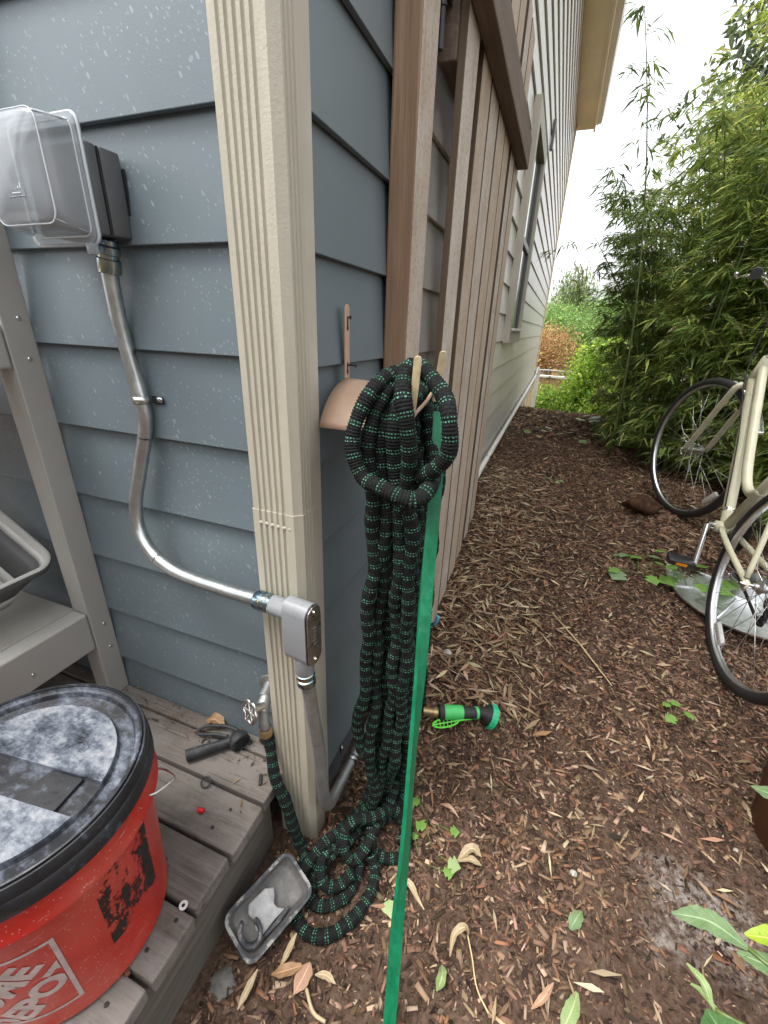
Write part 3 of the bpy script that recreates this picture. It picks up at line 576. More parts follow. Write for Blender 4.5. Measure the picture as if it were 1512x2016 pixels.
# ---------------------------------------------------------------- garden hose
HP = {
'R1': [[0.128, 0.1, 1.031], [0.115, 0.04, 1.039], [0.102, -0.005, 1.023], [0.086, -0.03, 0.978], [0.085, -0.04, 0.939], [0.104, -0.045, 0.903], [0.141, -0.05, 0.887], [0.181, -0.05, 0.887], [0.201, -0.03, 0.896], [0.195, 0.02, 0.907], [0.177, 0.06, 0.931], [0.159, 0.09, 0.973], [0.137, 0.12, 1.008]],
'R2': [[0.154, 0.03, 0.882], [0.183, -0.01, 0.905], [0.211, -0.035, 0.931], [0.224, -0.04, 0.961], [0.222, -0.035, 0.993], [0.205, -0.02, 1.028], [0.176, 0.0, 1.049], [0.155, 0.005, 1.055], [0.149, -0.01, 1.045], [0.154, -0.03, 1.019], [0.163, -0.035, 0.987], [0.168, -0.03, 0.944], [0.164, -0.015, 0.885], [0.17, -0.005, 0.806], [0.171, 0.0, 0.738], [0.171, 0.005, 0.653], [0.171, 0.01, 0.547], [0.169, 0.015, 0.453], [0.165, 0.02, 0.349], [0.16, 0.02, 0.239], [0.125, 0.054, 0.05], [0.102, -0.006, 0.03], [0.073, -0.073, 0.03], [0.033, -0.129, 0.045], [-0.003, -0.11, 0.047], [-0.024, -0.11, 0.128], [-0.043, -0.105, 0.197], [-0.066, -0.095, 0.251], [-0.085, -0.085, 0.293], [-0.09, -0.08, 0.327]],
'S2': [[0.136, 0.12, 1.028], [0.12, 0.06, 1.034], [0.113, 0.01, 1.015], [0.103, -0.01, 0.976], [0.098, -0.015, 0.931], [0.105, -0.012, 0.875], [0.11, -0.01, 0.795], [0.109, -0.012, 0.729], [0.105, -0.01, 0.644], [0.102, -0.01, 0.551], [0.1, -0.008, 0.461], [0.09, -0.01, 0.376], [0.086, -0.012, 0.326], [0.093, -0.015, 0.287], [0.111, -0.012, 0.285], [0.114, 0.0, 0.318], [0.116, 0.005, 0.4], [0.116, 0.008, 0.517], [0.118, 0.008, 0.635], [0.124, 0.006, 0.723], [0.124, 0.002, 0.793], [0.117, 0.0, 0.898], [0.113, 0.0, 0.96], [0.118, 0.02, 1.003], [0.13, 0.07, 1.032], [0.139, 0.14, 1.022]],
'S4': [[0.143, 0.12, 1.023], [0.136, 0.05, 1.027], [0.135, 0.01, 0.998], [0.135, -0.005, 0.964], [0.139, -0.003, 0.902], [0.153, 0.0, 0.8], [0.153, 0.002, 0.732], [0.151, 0.005, 0.647], [0.152, 0.008, 0.542], [0.152, 0.012, 0.449], [0.144, 0.016, 0.329], [0.134, 0.018, 0.211], [0.125, 0.015, 0.124], [0.112, -0.009, 0.06], [0.094, -0.059, 0.055], [0.063, -0.109, 0.045], [0.047, -0.142, 0.02], [0.058, -0.173, 0.014], [0.09, -0.173, 0.014], [0.121, -0.143, 0.014], [0.129, -0.102, 0.016], [0.124, -0.076, 0.03], [0.126, -0.043, 0.05]],
'S5': [[0.149, 0.18, 0.997], [0.159, 0.1, 0.937], [0.162, 0.09, 0.868], [0.164, 0.085, 0.764], [0.169, 0.08, 0.625], [0.168, 0.07, 0.456], [0.17, 0.06, 0.322], [0.177, 0.05, 0.209], [0.161, 0.089, 0.04], [0.155, 0.034, 0.03], [0.136, -0.005, 0.05], [0.132, -0.039, 0.065], [0.146, -0.051, 0.03], [0.176, -0.047, 0.016], [0.205, -0.028, 0.014], [0.209, 0.008, 0.02], [0.191, 0.04, 0.035]],
'S6': [[0.132, 0.11, 1.016], [0.143, 0.07, 0.95], [0.154, 0.06, 0.877], [0.163, 0.05, 0.78], [0.168, 0.045, 0.648], [0.163, 0.05, 0.498], [0.157, 0.06, 0.347], [0.14, 0.06, 0.211], [0.116, 0.05, 0.106], [0.095, 0.03, 0.048], [0.084, -0.01, 0.025], [0.06, -0.069, 0.02], [0.044, -0.111, 0.016], [0.03, -0.151, 0.014], [0.037, -0.199, 0.014], [0.072, -0.223, 0.014], [0.116, -0.212, 0.014], [0.151, -0.169, 0.014], [0.167, -0.12, 0.014], [0.162, -0.081, 0.02], [0.145, -0.065, 0.045]],
'S7': [[0.133, 0.08, 0.848], [0.117, 0.06, 0.765], [0.12, 0.05, 0.665], [0.12, 0.05, 0.547], [0.12, 0.05, 0.414], [0.118, 0.05, 0.294], [0.115, 0.045, 0.2], [0.113, 0.04, 0.109], [0.14, 0.044, 0.045], [0.17, 0.072, 0.04], [0.164, 0.155, 0.03], [0.175, 0.1, 0.232]],
'S8': [[0.107, 0.0, 0.268], [0.121, 0.0, 0.194], [0.123, 0.0, 0.127], [0.098, -0.007, 0.045], [0.067, -0.056, 0.05], [0.055, -0.105, 0.06], [0.023, -0.139, 0.03], [-0.016, -0.137, 0.02], [-0.037, -0.141, 0.03]],
'END': [[0.132, 0.3, 0.725], [0.138, 0.31, 0.559], [0.141, 0.32, 0.382], [0.143, 0.325, 0.239], [0.145, 0.33, 0.12], [0.152, 0.332, 0.06]],
}
hose = thing('garden_hose', 'black and green ribbed hose looped over the hanger and piled at the downspout foot', 'hose', (.15, .0, .02))
HP['R2'][2] = [.207, -.03, .925]; HP['R2'][3] = [.2255, -.04, .955]; HP['R2'][4] = [.2215, -.04, 1.0]; HP['R2'][5] = [.207, -.02, 1.024]; HP['R1'][6] = [.138, -.052, .893]; HP['R1'][7] = [.183, -.052, .883]
for k_, far in (('R1', None), ('S2', 'both'), ('S4', 'start'), ('S6', 'start'), ('S5', 'start')):
    if k_ == 'R1':
        HP[k_] = [[.12, .222, .8], [.122, .215, .93], [.126, .17, 1.005]] + HP[k_][:-1] + [[.137, .14, 1.0]]; continue
    x = HP[k_][0][0]; HP[k_] = [[x, .228, .55], [x, .226, .8], [x, .215, .925], [x, .172, 1.0]] + HP[k_][1 if k_ != 'S2' else 0:]
    if far == 'both': x = HP[k_][-1][0]; HP[k_] += [[x, .195, .985], [x, .225, .9], [x, .23, .7], [x, .23, .4]]
HP['T1'] = [[.155, .23, .5], [.155, .226, .8], [.156, .21, .93], [.156, .16, 1.005], [.154, .1, 1.022], [.152, .04, 1.012], [.149, .012, .98], [.148, .008, .9], [.146, .012, .8]]
HP['T2'] = [[.1, .2, .97], [.104, .12, 1.022], [.108, .05, 1.016], [.11, .012, .985], [.112, .016, .92], [.118, .022, .84], [.122, .026, .7], [.13, .03, .55], [.13, .034, .4], [.126, .036, .27], [.118, .03, .16], [.1, .0, .085], [.075, -.05, .07], [.05, -.1, .075], [.028, -.14, .05], [.012, -.165, .03]]
HP['T3'] = [[.145, .16, 1.0], [.147, .09, .96], [.15, .07, .85], [.152, .066, .7], [.15, .07, .5], [.148, .075, .33], [.142, .08, .2], [.13, .06, .11], [.115, .02, .09], [.1, -.03, .08], [.085, -.06, .085], [.09, -.085, .06], [.115, -.09, .04], [.135, -.06, .06], [.14, -.01, .07], [.16, .03, .06], [.19, .03, .03], [.2, -.01, .02]]
HP['T4'] = [[.17, .1, .5], [.168, .1, .35], [.16, .095, .22], [.155, .07, .12], [.15, .03, .075], [.14, -.005, .085], [.12, -.03, .095], [.095, -.05, .1], [.07, -.08, .06], [.055, -.12, .06], [.07, -.145, .035], [.1, -.14, .03], [.125, -.11, .045]]
def hose_mesh(keys, rad):
    V = []; F = []; UV = []; n = 10; s0 = 0.0; ST = .00115
    for key in keys:
        P = HP[key]
        if key != 'END': P = [[x, y, max(z, gz(x, y) + .012)] for x, y, z in P]
        C = spline(P, ST); m = len(C)
        q_ = np.arange(m)*ST; ph = len(key)*1.7 + ord(key[-1])*2.1 + s0; air = np.clip((C[:, 2] - .12)/.1, 0, 1)*np.clip((.93 - C[:, 2])/.08, 0, 1)
        C[:, 0] += air*.0032*np.sin(q_*44 + ph); C[:, 1] += air*.004*np.sin(q_*29 + ph*1.3); T = np.gradient(C, axis=0); T /= np.linalg.norm(T, axis=1)[:, None]
        nn = np.cross(T[0], [0.3, .9, .2]); nn /= np.linalg.norm(nn); base = len(V); pit = .0046
        for i in range(m):
            nn = nn - T[i]*nn.dot(T[i]); nn /= np.linalg.norm(nn); bb = np.cross(T[i], nn); u = (s0 + i*ST) / pit
            lump = 1 + .05*math.sin(i*.105 + s0*9) + .04*math.sin(i*.0262 + s0)
            r = rad*lump*(1 + .15*(abs(math.sin(PI*u)) - .6)); r *= 1.0 + .06*(((int(u) * 7919) % 5) - 2)/6
            for k in range(n + 1):
                a = 2*PI*k/n; V.append(C[i] + (nn*math.cos(a) + bb*math.sin(a))*r); UV.append((u, k/n))
        for i in range(m - 1):
            for k in range(n): a = base + i*(n+1) + k; F.append((a, a+1, a+n+2, a+n+1))
        s0 += m*ST + .013
    mb = MB(); mb.v = V; mb.f = F; mb.uv = UV; return mb
hose_mesh(['R1', 'R2', 'S2', 'S4', 'S5', 'S6', 'S7', 'S8', 'T1', 'T2', 'T3', 'T4'], .0116).build('tube', M['hose'], hose, 180)
hose_mesh(['END'], .0082).build('tail', M['hose'], hose, 180)
MB().lathe([(.0125, 0), (.0135, .002), (.0135, .02), (.012, .022)], 16, frame((-.0905, -.0805, .302), (.02, 0, 1)), cap=True).build('end_cuff', M['black_rubber'], hose, 35)
MB().lathe([(.009, 0), (.0105, .002), (.0105, .026), (.0125, .027), (.0125, .04), (.011, .041)], 16, frame((.152, .316, .078), (1, .2, .02)) @ Matrix.Scale(1.1, 4), cap=True).build('end_fitting', M['brass'], hose, 35)
mb = MB(); mb.tube([(.139, .31, .375), (.139, .31, .43)], .0125, 14); mb.build('valve', M['black_rubber'], hose, 40)
mb = MB(); mb.tube([(.15, .305, .395), (.165, .295, .41), (.172, .29, .44)], [.004, .0055, .0065], 8, flat=.5); mb.build('valve_lever', M['blue_lever'], hose, 180)

# ---------------------------------------------------------------- spray nozzle lying on the mulch
nz = thing('spray_nozzle', 'bright green hose spray nozzle lying on the mulch at the hose end', 'spray nozzle', (.25, .35, gz(.25, .35)))
z0 = .062
NS = Matrix.Scale(1.4, 4); N0 = frame((.197, .326, z0 + .02), (1, .45, -.06)) @ NS
MB().lathe([(.011, 0), (.0145, .002), (.015, .006), (.0145, .045), (.0135, .05)], 20, N0, cap=True).build('handle', M['nozzle_green'], nz, 35)
MB().lathe([(.0155, 0), (.0158, .002), (.0158, .008), (.0155, .01)], 20, N0, cap=True).build('collar', M['black_rubber'], nz, 35)
MB().tube([N0 @ Vector((0, 0, .046)), N0 @ Vector((0, .001, .07)), N0 @ Vector((-.004, .003, .09))], [.0193, .0175, .0154], 16).build('grip', M['black_rubber'], nz, 60)
MB().lathe([(.0122, 0), (.0125, .001), (.0125, .007), (.0122, .008)], 18, N0 @ Matrix.Translation((-.002, .002, .076)), cap=True).build('ring', M['nozzle_green'], nz, 35)
NH = frame(N0 @ Vector((-.006, .004, .092)), N0.to_3x3() @ Vector((.12, .35, 1))) @ NS
MB().lathe([(.009, -.004), (.013, .004), (.02, .014), (.0225, .018)], 22, NH, cap=True).build('head', M['black_rubber'], nz, 35)
mb = MB(); mb.lathe([(.0235, .016)] + [(.0245, .018), (.0245, .029), (.0225, .0305), (.02, .03), (.019, .026)], 24, NH); 
for k in range(20): a = 2*PI*k/20; mb.box((-.0009, .0243, .0185), (.0009, .0253, .0285), NH @ Matrix.Rotation(a, 4, 'Z'))
mb.build('dial', M['nozzle_teal'], nz, 35)
MB().lathe([(.0001, .0265), (.0195, .0265)], 22, NH).build('face', M['black_plastic'], nz)
ax = (N0.to_3x3() @ Vector((0, 0, 1))).normalized(); bs = Vector((.25, -.8, -.45)); bs = (bs - ax*bs.dot(ax)).normalized(); c0 = N0 @ Vector((0, 0, .012)) + bs*.028; sd_ = ax.cross(bs); mb = MB()
lp_ = [c0 + ax*(.038*math.cos(a)) + bs*(.0115*math.sin(a)) + bs*(.006*math.cos(a)*-1) for a in np.linspace(0, 2*PI, 30)[:-1]]
mb.tube(lp_, .0026, 6, True)
for k in range(6): t_ = -.028 + k*.0112; w_ = .0115*math.sqrt(max(0, 1 - (t_/.038)**2)); q = c0 + ax*t_ - bs*(.006*t_/.038); mb.tube([q - bs*w_, q + bs*w_], .0014, 6)
mb.tube([c0 - ax*.036 + bs*.006, c0 + ax*.036 - bs*.006], .0018, 6); mb.tube([c0 + ax*.036 - bs*.006, N0 @ Vector((0, 0, .075)) + bs*.014], [.0028, .0035], 6); mb.build('trigger', M['lime'], nz, 40)

# ---------------------------------------------------------------- green stake
stk = thing('garden_stake', 'long green plastic stake leaning up behind the hanging hose loops', 'stake', (.274, -.312, 0))
A = Vector((.276, -.318, -.02)); B = Vector((.183, .075, .985)); n = 40; V = []; mb = MB(); d = (B - A).normalized()
sec = [(-.0105, -.001), (-.0105, .006), (-.0085, .006), (-.0083, .001), (.0085, .001), (.0085, .0045), (.0105, .0045), (.0105, -.001)]
for i in range(n + 1):
    t = i/n; p = A.lerp(B, t) + Vector((.0035*math.sin(PI*t) + .0008*math.sin(t*23), .005*math.sin(PI*t), 0)); tw = 1.2*math.sin(PI*min(1, max(0, (t - .08)/.75)))**1.5
    view = (CAMLOC - p) if False else Vector((.25, -1, .25)); x = view.cross(d).normalized(); y = d.cross(x).normalized(); q = Matrix.Rotation(tw, 3, d)
    x = q @ x; y = q @ y; w = .98
    V += [p + x*(-a*w) + y*(-b) for a, b in sec]
k = len(sec); F = [(i*k + j, i*k + (j+1) % k, (i+1)*k + (j+1) % k, (i+1)*k + j) for i in range(n) for j in range(k)] + [tuple(range(k))[::-1], tuple(range(n*k, n*k + k))]
mb.add(V, F); mb.build('channel', M['green'], stk)

# ---------------------------------------------------------------- deck
ZD = .199
dk = thing('deck', 'low weathered grey wooden deck of narrow boards beside the house', 'deck', (-.6, -.5, 0))
rows = [(-.014, -.05), (-.0545, -.1385), (-.1455, -.2385), (-.2455, -.3285), (-.3355, -.42), (-.427, -.51), (-.517, -.6), (-.607, -.69), (-.697, -.78), (-.787, -.87)]
for k, (y1, y0) in enumerate(rows):
    xe = (-.1, -.066, -.063, -.067, -.062, -.066, -.064, -.062, -.066, -.064)[k]
    MB().box((-1.7, y0, ZD - .034), (xe, y1, ZD - .0012*(k % 3))).build('deck_board', M['deck'], dk, bevel=.004, seg=2)
MB().box((-.117, -.9, .003), (-.078, -.105, ZD - .036)).build('rim_board', M['rim'], dk, bevel=.003)
MB().box((-1.7, -.1, .0), (-.15, -.06, ZD - .036)).build('joist', M['rim'], dk, bevel=.003)
nail = MB().lathe([(.0001, .0004), (.003, .0003), (.0034, -.001)], 10).build('nail', M['dark_metal'], dk, local=True)
for k, (x, y) in enumerate([(-.086, -.35), (-.1, -.395), (-.105, -.46), (-.112, -.5), (-.13, -.215), (-.12, -.175), (-.17, -.29)]):
    o = nail if k == 0 else dup_part(nail, dk); o.location = Vector((x, y, ZD + .0002)) - ORG[dk.name]

# ---------------------------------------------------------------- red bucket
BX, BY = -.238, -.403
bk = thing('bucket', 'scratched red plastic bucket with dusty black lid standing on the deck', 'bucket', (BX, BY, ZD))
T0 = Matrix.Translation((BX, BY, ZD)); HB = .335
def brad(z): return .131 + (.145 - .131)*z/.27
MB().lathe([(.0001, .0015), (.126, .0015), (.1325, .006), (brad(.02), .02), (brad(.25), .25), (brad(.262), .262), (.1575, .2605), (.1578, .264), (.1545, .27), (.153, .29), (.1525, .3), (.151, .306), (.1495, .334)], 96, T0).build('body', M['red'], bk, 40)
mb = MB(); mb.lathe([(.152, .303), (.1575, .303), (.1592, .306), (.1585, .326), (.1565, .3285), (.157, .331), (.1565, .341), (.1545, .3465), (.1525, .3465), (.1518, .344), (.1505, .344), (.15, .348), (.1482, .3485), (.147, .343)], 96, T0); mb.build('lid_skirt', M['lid_clean'], bk, 40)
mb = MB(); mb.lathe([(.1475, .3455), (.1455, .3425), (.141, .3415), (.138, .334), (.119, .331), (.1165, .3355)], 96, T0); mb.build('lid_ring', M['lid'], bk, 40)
# raised centre of the lid split by a recessed grip channel
ang = math.radians(8); mb = MB(); bmk = []
RC = Matrix.Translation((BX, BY, ZD + .3365)) @ Matrix.Rotation(ang, 4, 'Z'); r0 = .1165
for lo, hi in ((-.1165, -.024), (.022, .1165)):
    a = [(math.sqrt(max(0, r0*r0 - y*y)), y) for y in np.linspace(lo, hi, 22)]; poly = [p for p in a if p[0] > 0] + [(-x, y) for x, y in a[::-1] if x > 0]
    poly = a[:] + [(-x, y) for x, y in a[::-1]]; pp = []
    for p in poly:
        if not pp or (abs(p[0] - pp[-1][0]) + abs(p[1] - pp[-1][1])) > 1e-4: pp.append(p)
    if (abs(pp[0][0] - pp[-1][0]) + abs(pp[0][1] - pp[-1][1])) < 1e-4: pp.pop()
    mb.prism(pp, -.006, .0035, RC)
pl = mb.build('lid_panel', M['lid_dusty'], bk, 40, bevel=.0015)
mb = MB(); mb.lathe([(.0001, -.0055), (.1164, -.0055)], 60, RC); mb.build('lid_floor', M['lid'], bk)
mb = MB(); mb.prism([(.02, -.0235), (.085, -.0235), (.085, .0215), (.035, .0215)], -.0054, -.0005, RC); mb.build('grip_tab', M['lid_clean'], bk, bevel=.001)
RT = RC @ Matrix.Rotation(PI, 4, 'Z')
bm = text_bm('LEAKTITE', .0145, .0004, .0002); mb = MB().frombm(bm, RC @ Matrix.Translation((.012, .056, .0036)) @ Matrix.Rotation(PI, 4, 'Z'))
bm = text_bm('Leominster, MA USA', .0062, .0003); mb.frombm(bm, RC @ Matrix.Translation((.012, .0705, .0036)) @ Matrix.Rotation(PI, 4, 'Z'))
st = [(.037*sx + .008*math.cos(a), .008*math.sin(a)) for sx, aa in ((1, np.linspace(-PI/2, PI/2, 9)), (-1, np.linspace(PI/2, 1.5*PI, 9))) for a in aa]
mb.tube([RC @ Vector((.012 + x, .056 + y, .0038)) for x, y in st], .0005, 5, True); mb.build('embossing', M['lid_dusty'], pl)
# printed square with diagonal stencil lettering, wrapped on the side
def wrap(bm, a0, zc, off, name, mat):
    xs = [v.co.x for v in bm.verts]; lo, hi = min(xs), max(xs); x = lo + .007
    while x < hi:
        bmesh.ops.bisect_plane(bm, geom=bm.verts[:] + bm.edges[:] + bm.faces[:], plane_co=(x, 0, 0), plane_no=(1, 0, 0)); x += .007
    for v in bm.verts:
        z = zc + v.co.y; r = brad(z) + off; a = a0 + v.co.x / .142; v.co = Vector((BX + r*math.cos(a), BY + r*math.sin(a), ZD + z))
    return MB().frombm(bm).build(name, mat, bk)
bm = text_bm('THE\nHOME\nDEPOT', .052, 0, .0026); bmesh.ops.rotate(bm, verts=bm.verts, cent=(0, 0, 0), matrix=Matrix.Rotation(PI/4, 3, 'Z'))
S = .083
for co, no in (((S - .007, 0, 0), (1, 0, 0)), ((-S + .007, 0, 0), (-1, 0, 0)), ((0, S - .007, 0), (0, 1, 0)), ((0, -S + .007, 0), (0, -1, 0))):
    bmesh.ops.bisect_plane(bm, geom=bm.verts[:] + bm.edges[:] + bm.faces[:], plane_co=co, plane_no=no, clear_outer=True)
LA = math.radians(-63)
wrap(bm, LA, .125, .0007, 'logo_lettering', M['print_white'])
bm = bmesh.new()
for x0, x1, y0, y1 in ((-S, S, S - .0055, S), (-S, S, -S, -S + .0055), (-S, -S + .0055, -S + .0055, S - .0055), (S - .0055, S, -S + .0055, S - .0055)):
    bm.faces.new([bm.verts.new(p) for p in ((x0, y0, 0), (x1, y0, 0), (x1, y1, 0), (x0, y1, 0))])
wrap(bm, LA, .125, .0007, 'logo_frame', M['print_white'])
bm = bmesh.new(); bm.faces.new([bm.verts.new(p) for p in ((-.042, -.075, 0), (.046, -.075, 0), (.046, .075, 0), (-.042, .075, 0))])
for i in range(1, 9): bmesh.ops.bisect_plane(bm, geom=bm.verts[:] + bm.edges[:] + bm.faces[:], plane_co=(0, -.075 + i*.0167, 0), plane_no=(0, 1, 0))
wrap(bm, math.radians(7), .165, .0006, 'worn_label', M['print_black'])
mb = MB(); bp_ = [(-.235 + .16*math.cos(a), BY + .16*math.sin(a), ZD + .285) for a in (.62,)][0]
wire = [(-.104, -.328, .47), (-.098, -.318, .468), (-.094, -.3, .466), (-.096, -.288, .464), (-.12, -.285, .462), (-.145, -.29, .46), (-.155, -.285, .46)]
mb.tube(spline(wire, .003), .0016, 8); mb.build('bail', M['steel'], bk, 180)

# ---------------------------------------------------------------- shelf unit and tub
sh = thing('plastic_shelf', 'beige plastic storage shelf standing on the deck against the siding', 'shelf', (-1.0, -.25, ZD))
def post_leg(x, y, sx, sy):
    mb = MB(); a = .05
    mb.box(sorted_lo((x, y, ZD), (x - sx*.006, y - sy*a, 2.2)), sorted_hi((x, y, ZD), (x - sx*.006, y - sy*a, 2.2)))
    mb.box(sorted_lo((x - sx*.0062, y - sy*a, ZD), (x - sx*a, y - sy*(a - .006), 2.2)), sorted_hi((x - sx*.0062, y - sy*a, ZD), (x - sx*a, y - sy*(a - .006), 2.2)))
    return mb
def sorted_lo(a, b): return tuple(min(p, q) for p, q in zip(a, b))
def sorted_hi(a, b): return tuple(max(p, q) for p, q in zip(a, b))
for x, y, sx, sy in ((-.583, -.014, 1, 1), (-.583, -.5, 1, -1), (-1.45, -.014, -1, 1), (-1.45, -.5, -1, -1)): post_leg(x, y, sx, sy).build('leg', M['shelf'], sh, bevel=.0025)
for zt in (.463, 1.088):
    lo = zt - .1 if zt < 1 else zt - .078
    MB().box((-.6275, -.44, lo), (-.5835, -.066, zt)).build('side_rail', M['shelf'], sh, bevel=.004)
    MB().box((-1.44, -.44, lo), (-1.406, -.066, zt)).build('side_rail', M['shelf'], sh, bevel=.004)
    MB().box((-1.4, -.46, zt - .03), (-.641, -.055, zt - .008)).build('shelf_board', M['shelf_panel'], sh, bevel=.003)
scr = MB().lathe([(.0001, .0022), (.003, .0018), (.0042, 0)], 10, frame((0, 0, 0), (1, 0, 0))).build('screw', M['steel'], sh, 40, local=True)
for k, (y, z) in enumerate([(-.034, 1.095), (-.034, 1.025), (-.034, .415), (-.034, .345), (-.2, .4)]):
    o = scr if k == 0 else dup_part(scr, sh); o.location = Vector((-.5828 if y > -.1 else -.583, y, z)) - ORG[sh.name]
tb = thing('folding_tub', 'grey and white folding plastic tub tilted on the lower shelf', 'tub', (-.76, -.16, .456))
MT = Matrix.Translation((-.8165, -.183, .589)) @ Matrix.Rotation(math.radians(31), 4, 'Y')
def trr(lx, ly, r, z, n=7):
    out = []
    for sx, sy, a0 in ((1, 1, 0), (-1, 1, PI/2), (-1, -1, PI), (1, -1, 1.5*PI)):
        for i in range(n + 1): a = a0 + PI/2*i/n; out.append(MT @ Vector((sx*(lx - r) + r*math.cos(a), sy*(ly - r) + r*math.sin(a), z)))
    return out
loft(MB(), [trr(.1, .1, .04, -.09), trr(.104, .104, .04, -.05)]).build('base_wall', M['tub_white'], tb, 60).modifiers.new('s', 'SOLIDIFY').thickness = .003
loft(MB(), [trr(.105, .105, .04, -.049), trr(.128, .128, .042, .03)]).build('fold_wall', M['tub_gray'], tb, 60).modifiers.new('s', 'SOLIDIFY').thickness = .003
loft(MB(), [trr(.1285, .1285, .042, .031), trr(.134, .134, .044, .05)]).build('upper_wall', M['tub_white'], tb, 60).modifiers.new('s', 'SOLIDIFY').thickness = .003
loft(MB(), [trr(.1345, .1345, .045, .049), trr(.142, .142, .048, .05), trr(.1425, .1425, .048, .066), trr(.141, .141, .048, .0675)]).build('rim', M['tub_gray'], tb, 60)
loft(MB(), [trr(.1408, .1408, .048, .068), trr(.138, .138, .048, .0705), trr(.133, .133, .045, .0695), trr(.1315, .1315, .044, .052)]).build('rim_lip', M['tub_white'], tb, 60)
mb = MB(); r = trr(.1, .1, .04, -.088); mb.add(r, [tuple(range(len(r)))]); mb.build('floor', M['tub_white'], tb)
# ---------------------------------------------------------------- small things on the deck
on = thing('old_nozzle', 'worn black spray nozzle lying on the deck boards by the tap', 'spray nozzle', (-.23, -.08, ZD))
ZN = ZD + .016; O0 = frame((-.268, -.118, ZN), (.72, .7, .05))
MB().tube([O0 @ Vector((0, 0, -.012)), O0 @ Vector((0, 0, .03)), O0 @ Vector((0, .002, .07)), O0 @ Vector((0, .002, .1))], [.0145, .0125, .011, .012], 14, flat=.85).build('handle', M['old_black'], on, 50)
OH = frame(O0 @ Vector((0, 0, .098)), (.75, -.35, -.05))
MB().lathe([(.012, -.014), (.019, -.004), (.0225, .004), (.0225, .016), (.019, .018), (.018, .014), (.0001, .014)], 20, OH).build('head', M['old_black'], on, 35)
mb = MB()
for rr, k in ((.006, 5), (.0125, 10)):
    for i in range(k): a = 2*PI*i/k; mb.lathe([(.0016, .0142), (.0016, .0162), (.0001, .0166)], 6, OH @ Matrix.Translation((rr*math.cos(a), rr*math.sin(a), 0)))
mb.build('jet', M['old_black'], on)
mb = MB(); mb.tube(spline([(-.205, -.03, ZN), (-.24, -.032, ZN + .003), (-.285, -.045, ZN), (-.3, -.062, ZN - .002), (-.29, -.07, ZN - .002), (-.255, -.058, ZN), (-.225, -.052, ZN)], .004), .0042, 8); mb.build('trigger', M['old_black'], on, 180)
MB().lathe([(.008, 0), (.0095, .001), (.0095, .01), (.006, .011), (.006, .004)], 14, frame((-.262, -.082, ZN - .006), (.1, -.3, 1))).build('collar', M['old_black'], on, 40)
tag(MB().tube([(-.201 + .0095*math.cos(a), -.152 + .0095*math.sin(a), ZD + .0028 + .003*(1 + math.sin(a - .6))) for a in np.linspace(0, 2*PI, 25)[:-1]], .0019, 7, True).build('rubber_ring', M['old_black'], None, 180, loc=(-.201, -.152, ZD)), 'small black rubber ring lying over a gap in the deck', 'ring')
tag(MB().lathe([(.0045, 0), (.005, .001), (.005, .013), (.0035, .0135), (.0033, .004)], 14, frame((-.177, -.202, ZD + .005), (1, .12, 0)), cap=False).build('red_cap', M['red_bit'], None, 35, loc=(-.172, -.202, ZD)), 'tiny red plastic cap on the deck', 'cap')
tag(MB().rbox((-.0035, -.0125, 0), (.0035, .0125, .004), .001, 1, Matrix.Translation((-.1, -.102, ZD + .0005)) @ Matrix.Rotation(.55, 4, 'Z')).build('rubber_offcut', M['black_rubber'], None, loc=(-.1, -.102, ZD)), 'small black rubber offcut near the end of a deck board', 'offcut')
tag(MB().lathe([(.003, 0), (.007, 0), (.007, .0014), (.003, .0014), (.003, 0)], 18, frame((-.089, -.331, ZD + .0005), (0, 0, 1))).build('washer', M['white_bit'], None, 35, loc=(-.089, -.331, ZD)), 'small pale metal washer at the deck edge by the bucket', 'washer')
tag(MB().rbox((-.006, -.004, -.004), (.008, .004, .004), .0015, 1, Matrix.Translation((-.111, -.423, ZD - .004)) @ Matrix.Rotation(-.4, 4, 'Z')).build('brick_fragment', M['terracotta'], None, loc=(-.111, -.423, ZD)), 'reddish fragment wedged in a gap between deck boards', 'fragment')

def leaf_sheet(path, widths, fold=.15, nseg=None, thick=.0006, wave=0.0, up=(0, 0, 1)):
    P = spline(path, .004); m = len(P); V = []; UV = []; L = np.linspace(0, 1, m); W = np.interp(L, np.linspace(0, 1, len(widths)), widths); U = Vector(up); rg = random.Random(int(abs(path[0][0])*9173) + int(abs(path[0][1])*3571))
    W = np.array([w*(1 + .05*math.sin(i*1.3 + path[0][0]*50)) for i, w in enumerate(W)]); ks = (-1, -.66, -.33, 0, .33, .66, 1)
    for i in range(m):
        a, b = P[max(0, i-1)], P[min(m-1, i+1)]; d = Vector(b - a).normalized(); s = d.cross(U).normalized(); u = s.cross(d); p = Vector(P[i])
        for k in ks: V.append(p + s*(k*W[i]*(1 + (rg.uniform(-.09, .06) if abs(k) == 1 else 0))) + u*(abs(k)**1.3*fold*W[i] + (wave + .03)*math.sin(i*.7 + k*2.1)*W[i]*abs(k) - .018*W[i]*(k == 0))); UV.append((L[i], k*.5 + .5))
    n = len(ks); F = [(i*n + k, i*n + k + 1, (i+1)*n + k + 1, (i+1)*n + k) for i in range(m - 1) for k in range(n - 1)]; mb = MB(); mb.add(V, F); mb.uv = UV; return mb
